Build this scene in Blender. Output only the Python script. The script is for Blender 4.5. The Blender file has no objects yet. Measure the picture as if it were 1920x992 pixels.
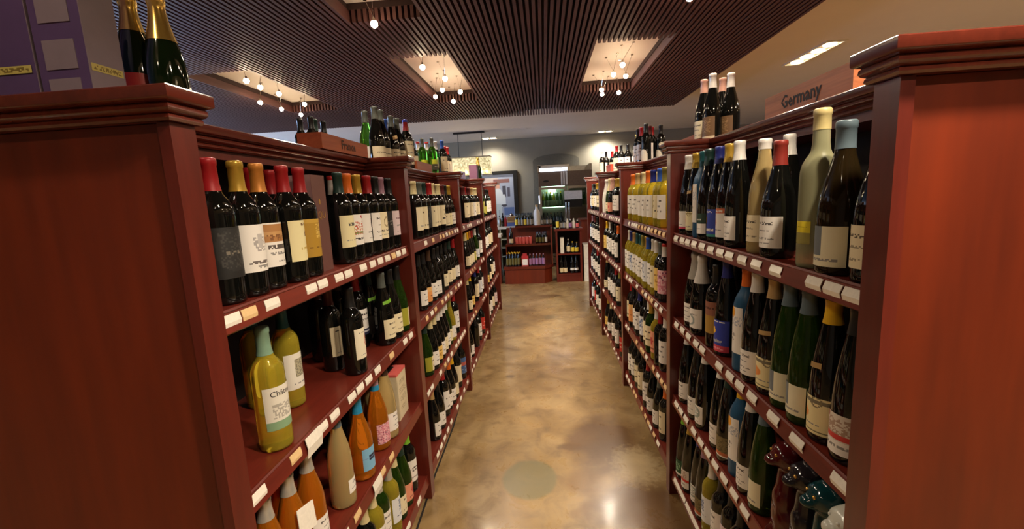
import bpy, bmesh, math, random
from mathutils import Vector, Matrix

# ------------------------------------------------------------------ camera, world, light, exposure
random.seed(7)
scene = bpy.context.scene
COL = scene.collection
PI = math.pi
H_CAM = 1.45
yaw, pitch, roll = .0787, .1513, -.0519
cam_data = bpy.data.cameras.new('camera')
cam_data.sensor_width = 36; cam_data.lens = 819.8 / 1920 * 36; cam_data.clip_start = .02
cam = bpy.data.objects.new('camera', cam_data); COL.objects.link(cam)
_f = Vector((-math.sin(yaw) * math.cos(pitch), math.cos(yaw) * math.cos(pitch), -math.sin(pitch)))
_r = Vector((math.cos(yaw), math.sin(yaw), 0)); _u = _r.cross(_f)
_R = math.cos(roll) * _r + math.sin(roll) * _u; _U = -math.sin(roll) * _r + math.cos(roll) * _u
cam.matrix_world = Matrix(((_R.x, _U.x, -_f.x, 0), (_R.y, _U.y, -_f.y, 0), (_R.z, _U.z, -_f.z, H_CAM), (0, 0, 0, 1)))
scene.camera = cam
scene.view_settings.view_transform = 'Standard'; scene.view_settings.look = 'None'
scene.view_settings.gamma = 1; scene.view_settings.use_curve_mapping = False
scene.view_settings.exposure = 0.3
SPOT_W = 37          # each halogen spot in the slatted ceiling
BULB_E = 85          # glow of its capsule
DOWN_W = 120          # recessed downlights in the white ceiling
DAY_E = 14.0          # daylight in the shop window on the far side
world = bpy.data.worlds.new('world'); scene.world = world; world.use_nodes = True
world.node_tree.nodes['Background'].inputs[0].default_value = (.5, .6, .8, 1)
world.node_tree.nodes['Background'].inputs[1].default_value = .3
try:
    scene.cycles.use_denoising = True
    scene.cycles.max_bounces = 8; scene.cycles.transmission_bounces = 8; scene.cycles.glossy_bounces = 4; scene.cycles.diffuse_bounces = 4
    scene.cycles.caustics_reflective = False; scene.cycles.caustics_refractive = False
    scene.cycles.sample_clamp_indirect = 4
except Exception:
    pass

# ------------------------------------------------------------------ helpers
def lin(c):
    return tuple(((v / 255) / 12.92 if v / 255 <= .04045 else (((v / 255) + .055) / 1.055) ** 2.4) for v in c)

class MB:
    """collects vertices and faces for one mesh"""
    def __init__(s): s.v = []; s.f = []
    def quadbox(s, c8):
        b = len(s.v); s.v += [tuple(p) for p in c8]
        s.f += [(b, b + 3, b + 2, b + 1), (b + 4, b + 5, b + 6, b + 7), (b, b + 1, b + 5, b + 4), (b + 1, b + 2, b + 6, b + 5), (b + 2, b + 3, b + 7, b + 6), (b + 3, b, b + 4, b + 7)]
        return s
    def box(s, x0, x1, y0, y1, z0, z1):
        x0, x1 = min(x0, x1), max(x0, x1); y0, y1 = min(y0, y1), max(y0, y1)
        return s.quadbox([(x0, y0, z0), (x1, y0, z0), (x1, y1, z0), (x0, y1, z0), (x0, y0, z1), (x1, y0, z1), (x1, y1, z1), (x0, y1, z1)])
    def rings(s, rings, cap0=True, cap1=True):
        """loft of equally long closed rings"""
        b = len(s.v); n = len(rings[0])
        for r in rings: s.v += [tuple(p) for p in r]
        for i in range(len(rings) - 1):
            for j in range(n):
                k = (j + 1) % n
                s.f.append((b + i * n + j, b + i * n + k, b + (i + 1) * n + k, b + (i + 1) * n + j))
        if cap0: s.f.append(tuple(b + j for j in reversed(range(n))))
        if cap1: s.f.append(tuple(b + (len(rings) - 1) * n + j for j in range(n)))
        return s
    def lathe(s, prof, seg=20, cx=0, cy=0, cz=0):
        return s.rings([[(cx + r * math.cos(2 * PI * j / seg), cy + r * math.sin(2 * PI * j / seg), cz + z) for j in range(seg)] for r, z in prof])
    def prism_y(s, poly, y0, y1):
        return s.rings([[(x, y0, z) for x, z in poly], [(x, y1, z) for x, z in poly]])
    def prism_x(s, poly, x0, x1):
        return s.rings([[(x0, y, z) for y, z in poly], [(x1, y, z) for y, z in poly]])
    def tube(s, pts, r, seg=6):
        pts = [Vector(p) for p in pts]; rings = []
        for i, p in enumerate(pts):
            d = (pts[min(i + 1, len(pts) - 1)] - pts[max(i - 1, 0)]).normalized()
            a = d.cross(Vector((0, 0, 1)));  a = a if a.length > .05 else d.cross(Vector((1, 0, 0)))
            a.normalize(); c = d.cross(a)
            rings.append([p + r * (math.cos(2 * PI * j / seg) * a + math.sin(2 * PI * j / seg) * c) for j in range(seg)])
        return s.rings(rings)
    def sphere(s, c, r, seg=12, n=8):
        return s.lathe([(max(1e-4, r * math.sin(PI * i / n)), -r * math.cos(PI * i / n)) for i in range(n + 1)], seg, *c)
    def mesh(s, name, mat=None, smooth=False, angle=40):
        m = bpy.data.meshes.new(name); m.from_pydata(s.v, [], s.f); m.update()
        bm = bmesh.new(); bm.from_mesh(m); bmesh.ops.recalc_face_normals(bm, faces=bm.faces)
        if smooth:
            for f in bm.faces: f.smooth = True
            for e in bm.edges:
                if len(e.link_faces) == 2 and e.calc_face_angle(0) > math.radians(angle): e.smooth = False
        bm.to_mesh(m); bm.free()
        if mat: m.materials.append(mat)
        return m

def link(name, mesh, parent=None, loc=None, rz=0):
    o = bpy.data.objects.new(name, mesh); COL.objects.link(o)
    if loc is not None: o.location = loc
    if rz: o.rotation_euler = (0, 0, rz)
    if parent is not None:
        o.parent = parent
        if loc is None and not rz: o.matrix_parent_inverse = Matrix.Translation(-parent.location)   # mesh written in world coordinates
    return o
def ob(name, mb, mat, parent=None, smooth=False): return link(name, mb.mesh(name, mat, smooth), parent)
def thing(name, label, cat, loc=(0, 0, 0), group=None):
    o = bpy.data.objects.new(name, None); COL.objects.link(o); o.location = loc; o.empty_display_size = .05
    return tag(o, label, cat, group)
def tag(o, label, cat, group=None):
    o['label'] = label; o['category'] = cat
    if group: o['group'] = group
    return o
def struct(name, mb, mat, parent=None):
    o = ob(name, mb, mat, parent)
    if parent is None: o['kind'] = 'structure'
    return o

# ------------------------------------------------------------------ materials
def new_mat(name):
    m = bpy.data.materials.new(name); m.use_nodes = True; nt = m.node_tree
    return m, nt, nt.nodes['Principled BSDF']
def setp(b, **k):
    for n, v in k.items():
        i = b.inputs[n.replace('_', ' ')]
        i.default_value = (*v, 1) if isinstance(v, tuple) and len(v) == 3 else v
def simple(name, rgb, rough=.5, metal=0, coat=0, noise=.08, scale=30, trans=0, ior=1.45, spec=.5, emit=0, emit_col=None):
    """plain paint, foil, plastic: a colour with slight procedural mottling"""
    m, nt, b = new_mat(name); c = lin(rgb)
    setp(b, Base_Color=c, Roughness=rough, Metallic=metal, Coat_Weight=coat, Transmission_Weight=trans, IOR=ior, Specular_IOR_Level=spec)
    if emit: setp(b, Emission_Color=lin(emit_col or rgb), Emission_Strength=emit)
    if noise and not trans:
        tc = nt.nodes.new('ShaderNodeTexCoord'); n = nt.nodes.new('ShaderNodeTexNoise'); n.inputs['Scale'].default_value = scale; n.inputs['Detail'].default_value = 3
        nt.links.new(tc.outputs['Object'], n.inputs['Vector'])
        r = nt.nodes.new('ShaderNodeValToRGB'); nt.links.new(n.outputs['Fac'], r.inputs[0])
        r.color_ramp.elements[0].position = .3; r.color_ramp.elements[1].position = .7
        r.color_ramp.elements[0].color = (*[v * (1 - noise) for v in c], 1); r.color_ramp.elements[1].color = (*[min(1, v * (1 + noise)) for v in c], 1)
        nt.links.new(r.outputs[0], b.inputs['Base Color'])
    return m
def wood(name, dark, light, rough=.3, stretch=(1, 1, .08), scale=14, coat=.3, bump=.05):
    m, nt, b = new_mat(name); N = nt.nodes.new; L = nt.links.new
    tc = N('ShaderNodeTexCoord'); mp = N('ShaderNodeMapping'); mp.inputs['Scale'].default_value = stretch
    L(tc.outputs['Object'], mp.inputs[0])
    n = N('ShaderNodeTexNoise'); n.inputs['Scale'].default_value = scale; n.inputs['Detail'].default_value = 6; n.inputs['Roughness'].default_value = .65
    L(mp.outputs[0], n.inputs['Vector'])
    n2 = N('ShaderNodeTexNoise'); n2.inputs['Scale'].default_value = scale * 6; n2.inputs['Detail'].default_value = 2
    L(mp.outputs[0], n2.inputs['Vector'])
    mx = N('ShaderNodeMath'); mx.operation = 'MULTIPLY_ADD'; mx.inputs[1].default_value = .3; L(n2.outputs['Fac'], mx.inputs[0])
    ml = N('ShaderNodeMath'); ml.operation = 'MULTIPLY'; ml.inputs[1].default_value = .7; L(n.outputs['Fac'], ml.inputs[0]); L(ml.outputs[0], mx.inputs[2])
    r = N('ShaderNodeValToRGB'); r.color_ramp.elements[0].position = .35; r.color_ramp.elements[1].position = .68
    r.color_ramp.elements[0].color = (*lin(dark), 1); r.color_ramp.elements[1].color = (*lin(light), 1)
    L(mx.outputs[0], r.inputs[0]); L(r.outputs[0], b.inputs['Base Color'])
    setp(b, Roughness=rough, Coat_Weight=coat, Coat_Roughness=.15)
    bp = N('ShaderNodeBump'); bp.inputs['Strength'].default_value = bump; bp.inputs['Distance'].default_value = .002; L(mx.outputs[0], bp.inputs['Height']); L(bp.outputs[0], b.inputs['Normal'])
    return m
M = {}
M['panel'] = wood('cherry_veneer', (86, 27, 9), (118, 40, 12), .42, (1, 1, .12), 5, .15)
M['case'] = wood('cherry_dark', (84, 27, 18), (108, 37, 25), .35, (1, 1, .1), 12, .2)
M['shelf'] = wood('cherry_shelf', (90, 30, 21), (118, 42, 29), .35, (1, .08, 1), 14, .2)
M['crown'] = wood('cherry_crown', (84, 32, 22), (106, 42, 28), .22, (1, .1, 1), 14, .5)
M['crate'] = wood('crate_pine', (150, 70, 36), (180, 92, 50), .5, (1, .1, 1.5), 16, .1)
M['crate_pale'] = wood('crate_cedar', (150, 84, 50), (192, 118, 74), .45, (1, .12, 2.5), 12, .1)
M['backing'] = simple('case_back_shaded', (17, 9, 8), .6)  # near-black: shade inside the shelving put into the colour
M['slat'] = wood('slat_walnut', (68, 39, 37), (88, 51, 47), .6, (1, .06, 1), 16, .0)
M['plenum'] = simple('plenum_shade', (46, 27, 24), .8)  # shade above the slats put into this colour
M['ceiling'] = simple('ceiling_paint', (222, 214, 206), .75, noise=.02, scale=3)
M['wall'] = simple('wall_paint', (128, 122, 108), .7, noise=.04, scale=4)
M['wall_warm'] = simple('wall_cream', (176, 160, 130), .7, noise=.03, scale=4)
M['arch'] = simple('arch_paint', (100, 96, 86), .7)
M['black'] = simple('black_metal', (22, 21, 20), .4)
M['steel'] = simple('brushed_steel', (165, 160, 150), .3, metal=.9)
M['chrome'] = simple('chrome', (210, 205, 195), .15, metal=1, noise=0)
M['header'] = simple('cooler_header', (104, 88, 76), .35, metal=.4)
M['white'] = simple('white_paint', (222, 218, 206), .5)
M['palegreen'] = simple('pale_laminate', (178, 178, 150), .5)
M['tag_w'] = simple('price_card_white', (236, 228, 214), .6, noise=.05, scale=120)
M['tag_c'] = simple('price_card_tan', (226, 190, 138), .6, noise=.05, scale=120)
M['ink'] = simple('black_ink', (30, 24, 22), .6)
M['brown_ink'] = simple('branded_ink', (70, 38, 24), .6)
M['gold_ink'] = simple('gold_foil_ink', (214, 170, 90), .3, metal=.7)
M['bulb'] = simple('halogen_glow', (255, 236, 200), .3, noise=0, emit=BULB_E, emit_col=(255, 226, 186))
M['tube'] = simple('tube_light', (235, 240, 255), .3, noise=0, emit=9, emit_col=(205, 220, 255))
M['downglow'] = simple('downlight_glow', (255, 240, 215), .3, noise=0, emit=14, emit_col=(255, 226, 180))
M['daypane'] = simple('daylight_pane', (190, 215, 255), .2, noise=0, emit=DAY_E, emit_col=(170, 205, 255))
M['led'] = simple('blue_display', (40, 60, 220), .3, noise=0, emit=5, emit_col=(50, 70, 255))
M['coolglow'] = simple('cooler_lamp', (200, 240, 210), .3, noise=0, emit=5, emit_col=(190, 240, 200))
M['pane'] = simple('clear_pane', (235, 245, 240), .02, trans=1, noise=0, ior=1.02, spec=.3)
GL = {
 'dk': simple('glass_near_black', (13, 13, 11), .035, noise=.1, spec=.7),
 'gr': simple('glass_green', (96, 156, 50), .06, trans=.92, ior=1.36),
 'yl': simple('glass_white_wine', (255, 228, 72), .02, trans=.76, ior=1.33),
 'rp': simple('glass_pale_rose', (255, 222, 150), .02, trans=.70, ior=1.33),
 'ro': simple('glass_rose', (255, 146, 34), .02, trans=.74, ior=1.33),
 'bl': simple('glass_blue_frosted', (30, 78, 112), .35, noise=.1),
 'fr': simple('glass_frosted_pale', (216, 212, 164), .3, trans=.7, ior=1.15),
 'ol': simple('glass_olive', (40, 30, 14), .06, trans=.35, ior=1.36),
 'wh': simple('glass_white_coated', (226, 224, 214), .2),
}
GNAME = dict(dk='black', gr='green', yl='yellow', rp='pale rosé', ro='rosé', bl='blue', fr='frosted pale', ol='dark olive', wh='white')
CAPC = dict(red=(150, 26, 30), redwhite=(176, 40, 40), gold=(176, 140, 52), amber=(190, 122, 52), orange=(214, 104, 34), maroon=(84, 30, 30), maroonred=(130, 44, 36), dkgreen=(26, 50, 44), black=(24, 23, 23),
 white=(218, 212, 204), cream=(214, 198, 150), grey=(86, 90, 84), greyblue=(92, 108, 116), silver=(190, 184, 172), teal=(24, 76, 80), sage=(126, 158, 134), navy=(34, 40, 110), blue=(44, 84, 172), redblue=(60, 70, 176),
 yellow=(222, 174, 30), mauve=(148, 108, 124), lime=(120, 176, 50), tan=(190, 156, 104), cyan=(42, 140, 186), brown=(74, 52, 38), olive=(132, 124, 60), cork=(196, 178, 122), floral=(168, 128, 140), pinkfoil=(200, 150, 132))
CNAME = dict(redwhite='red-and-white', amber='amber', dkgreen='dark-green', maroonred='rust-red', greyblue='grey-blue', redblue='blue-and-red', pinkfoil='pink', floral='floral', sage='sage-green', lime='lime-green')
CAPM = {k: simple('cap_' + k, v, .28 if k in ('silver', 'gold', 'white') else .38, metal=.45 if k == 'silver' else .35 if k in ('gold', 'amber', 'tan') else .1, noise=.06, scale=60) for k, v in CAPC.items()}
def print_mat():
    m, nt, b = new_mat('printed_paper'); a = nt.nodes.new('ShaderNodeVertexColor'); a.layer_name = 'ink'
    nt.links.new(a.outputs['Color'], b.inputs['Base Color']); setp(b, Roughness=.55); return m
M['print'] = print_mat()
def print_gloss():
    m, nt, b = new_mat('printed_gloss'); a = nt.nodes.new('ShaderNodeVertexColor'); a.layer_name = 'ink'
    nt.links.new(a.outputs['Color'], b.inputs['Base Color']); setp(b, Roughness=.3); return m
M['gloss'] = print_gloss()

def floor_mat():
    m, nt, b = new_mat('stained_concrete'); N = nt.nodes.new; L = nt.links.new
    tc = N('ShaderNodeTexCoord'); P = tc.outputs['Object']
    def noise(sc, det=5, rough=.6, dist=0, vec=P):
        n = N('ShaderNodeTexNoise'); n.inputs['Scale'].default_value = sc; n.inputs['Detail'].default_value = det; n.inputs['Roughness'].default_value = rough; n.inputs['Distortion'].default_value = dist
        L(vec, n.inputs['Vector']); return n
    def ramp(src, stops):
        r = N('ShaderNodeValToRGB'); e = r.color_ramp.elements
        while len(e) < len(stops): e.new(.5)
        for x, (p, c) in zip(e, stops): x.position = p; x.color = (*c, 1) if len(c) == 3 else c
        L(src, r.inputs[0]); return r
    def mix(fac, a, c, bt='MIX'):
        x = N('ShaderNodeMix'); x.data_type = 'RGBA'; x.blend_type = bt
        L(fac, x.inputs[0]) if not isinstance(fac, float) else setattr(x.inputs[0], 'default_value', fac)
        for s, i in ((a, 6), (c, 7)):
            if isinstance(s, tuple): x.inputs[i].default_value = (*s, 1)
            else: L(s, x.inputs[i])
        return x.outputs[2]
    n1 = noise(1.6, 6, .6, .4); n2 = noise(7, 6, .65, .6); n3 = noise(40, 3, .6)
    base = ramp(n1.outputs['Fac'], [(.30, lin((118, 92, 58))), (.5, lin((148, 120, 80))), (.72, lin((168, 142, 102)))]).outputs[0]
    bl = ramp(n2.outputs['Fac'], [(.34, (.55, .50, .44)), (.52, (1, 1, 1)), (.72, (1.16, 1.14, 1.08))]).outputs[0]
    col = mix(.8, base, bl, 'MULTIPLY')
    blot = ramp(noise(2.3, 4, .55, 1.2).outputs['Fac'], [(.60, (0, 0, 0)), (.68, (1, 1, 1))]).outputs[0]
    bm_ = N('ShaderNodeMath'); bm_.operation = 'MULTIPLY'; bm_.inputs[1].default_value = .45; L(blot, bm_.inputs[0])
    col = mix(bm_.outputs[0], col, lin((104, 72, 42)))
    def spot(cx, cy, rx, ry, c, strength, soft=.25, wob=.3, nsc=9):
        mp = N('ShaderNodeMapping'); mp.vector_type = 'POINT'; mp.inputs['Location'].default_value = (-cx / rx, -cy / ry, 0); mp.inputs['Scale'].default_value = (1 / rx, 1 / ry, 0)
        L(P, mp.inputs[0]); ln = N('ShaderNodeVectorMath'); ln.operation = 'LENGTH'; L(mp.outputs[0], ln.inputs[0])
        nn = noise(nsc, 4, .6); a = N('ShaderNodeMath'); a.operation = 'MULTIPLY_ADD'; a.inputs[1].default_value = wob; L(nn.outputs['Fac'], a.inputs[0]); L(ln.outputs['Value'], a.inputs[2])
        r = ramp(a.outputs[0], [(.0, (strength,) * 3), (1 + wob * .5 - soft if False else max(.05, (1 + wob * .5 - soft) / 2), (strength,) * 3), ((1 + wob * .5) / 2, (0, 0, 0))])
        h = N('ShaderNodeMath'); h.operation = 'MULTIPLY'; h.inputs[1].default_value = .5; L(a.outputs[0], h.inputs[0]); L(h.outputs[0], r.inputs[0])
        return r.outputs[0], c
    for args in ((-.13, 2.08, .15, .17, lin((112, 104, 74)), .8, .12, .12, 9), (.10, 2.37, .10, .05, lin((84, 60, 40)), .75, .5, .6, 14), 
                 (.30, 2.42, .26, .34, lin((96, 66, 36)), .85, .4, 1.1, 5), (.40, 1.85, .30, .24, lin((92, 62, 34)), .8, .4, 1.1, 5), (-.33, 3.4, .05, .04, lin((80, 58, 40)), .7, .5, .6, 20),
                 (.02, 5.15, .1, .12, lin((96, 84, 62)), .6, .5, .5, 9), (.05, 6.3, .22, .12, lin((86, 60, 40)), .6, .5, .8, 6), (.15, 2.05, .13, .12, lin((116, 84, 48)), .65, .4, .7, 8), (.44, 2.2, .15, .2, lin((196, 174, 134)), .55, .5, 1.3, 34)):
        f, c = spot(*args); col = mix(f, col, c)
    L(col, b.inputs['Base Color'])
    rr = ramp(n2.outputs['Fac'], [(.3, (.38, .38, .38)), (.7, (.24, .24, .24))]).outputs[0]; L(rr, b.inputs['Roughness'])
    setp(b, Coat_Weight=.12, Coat_Roughness=.12)
    bp = N('ShaderNodeBump'); bp.inputs['Strength'].default_value = .2; bp.inputs['Distance'].default_value = .005; L(n2.outputs['Fac'], bp.inputs['Height']); L(bp.outputs[0], b.inputs['Normal'])
    return m
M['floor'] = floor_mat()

# ------------------------------------------------------------------ print rasters (labels, posters): one colour per small face
def raster(W, H, base, ops, seed=1):
    rnd = random.Random(seed); g = [[lin(base)] * W for _ in range(H)]
    for op in ops:
        k = op[0]
        for j in range(H):
            v = (j + .5) / H
            if k == 't':
                if not (op[1] - op[2] / 2 <= v <= op[1] + op[2] / 2): continue
            for i in range(W):
                u = (i + .5) / W
                if k == 'b':
                    if op[1] <= v <= op[2]: g[j][i] = lin(op[3])
                elif k == 'r':
                    if op[1] <= u <= op[3] and op[2] <= v <= op[4]: g[j][i] = lin(op[5])
                elif k == 'd':
                    if ((u - op[1]) / op[3]) ** 2 + ((v - op[2]) / op[4]) ** 2 <= 1: g[j][i] = lin(op[5])
                elif k == 'o':
                    q = ((u - op[1]) / op[3]) ** 2 + ((v - op[2]) / op[4]) ** 2
                    if .55 <= q <= 1: g[j][i] = lin(op[5])
                elif k == 't':
                    if op[3] <= u <= op[4] and rnd.random() < op[6]: g[j][i] = lin(op[5])
                elif k == 'n':
                    if op[1] <= u <= op[3] and op[2] <= v <= op[4] and rnd.random() < op[6]: g[j][i] = lin(op[5])
    return g
def print_mesh(name, g, fn, mat=None):
    """grid of coloured faces; fn(u, v) gives the point"""
    H, W = len(g), len(g[0]); vs = [fn(i / W, j / H) for j in range(H + 1) for i in range(W + 1)]
    fs = [(j * (W + 1) + i, j * (W + 1) + i + 1, (j + 1) * (W + 1) + i + 1, (j + 1) * (W + 1) + i) for j in range(H) for i in range(W)]
    m = bpy.data.meshes.new(name); m.from_pydata(vs, [], fs); a = m.color_attributes.new('ink', 'FLOAT_COLOR', 'CORNER')
    flat = []
    for j in range(H):
        for i in range(W): flat += [*g[j][i], 1] * 4
    a.data.foreach_set('color', flat)
    m.polygons.foreach_set('use_smooth', [True] * len(fs)); m.materials.append(mat or M['print']); m.update()
    return m
K = (40, 34, 32); GY = (140, 136, 132); RD = (176, 40, 36); CR = (232, 218, 182); WH = (236, 230, 222); YE = (226, 214, 148)
T = lambda v, c=GY, u0=.2, u1=.8, h=.05, d=.65: ('t', v, h, u0, u1, c, d)
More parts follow.
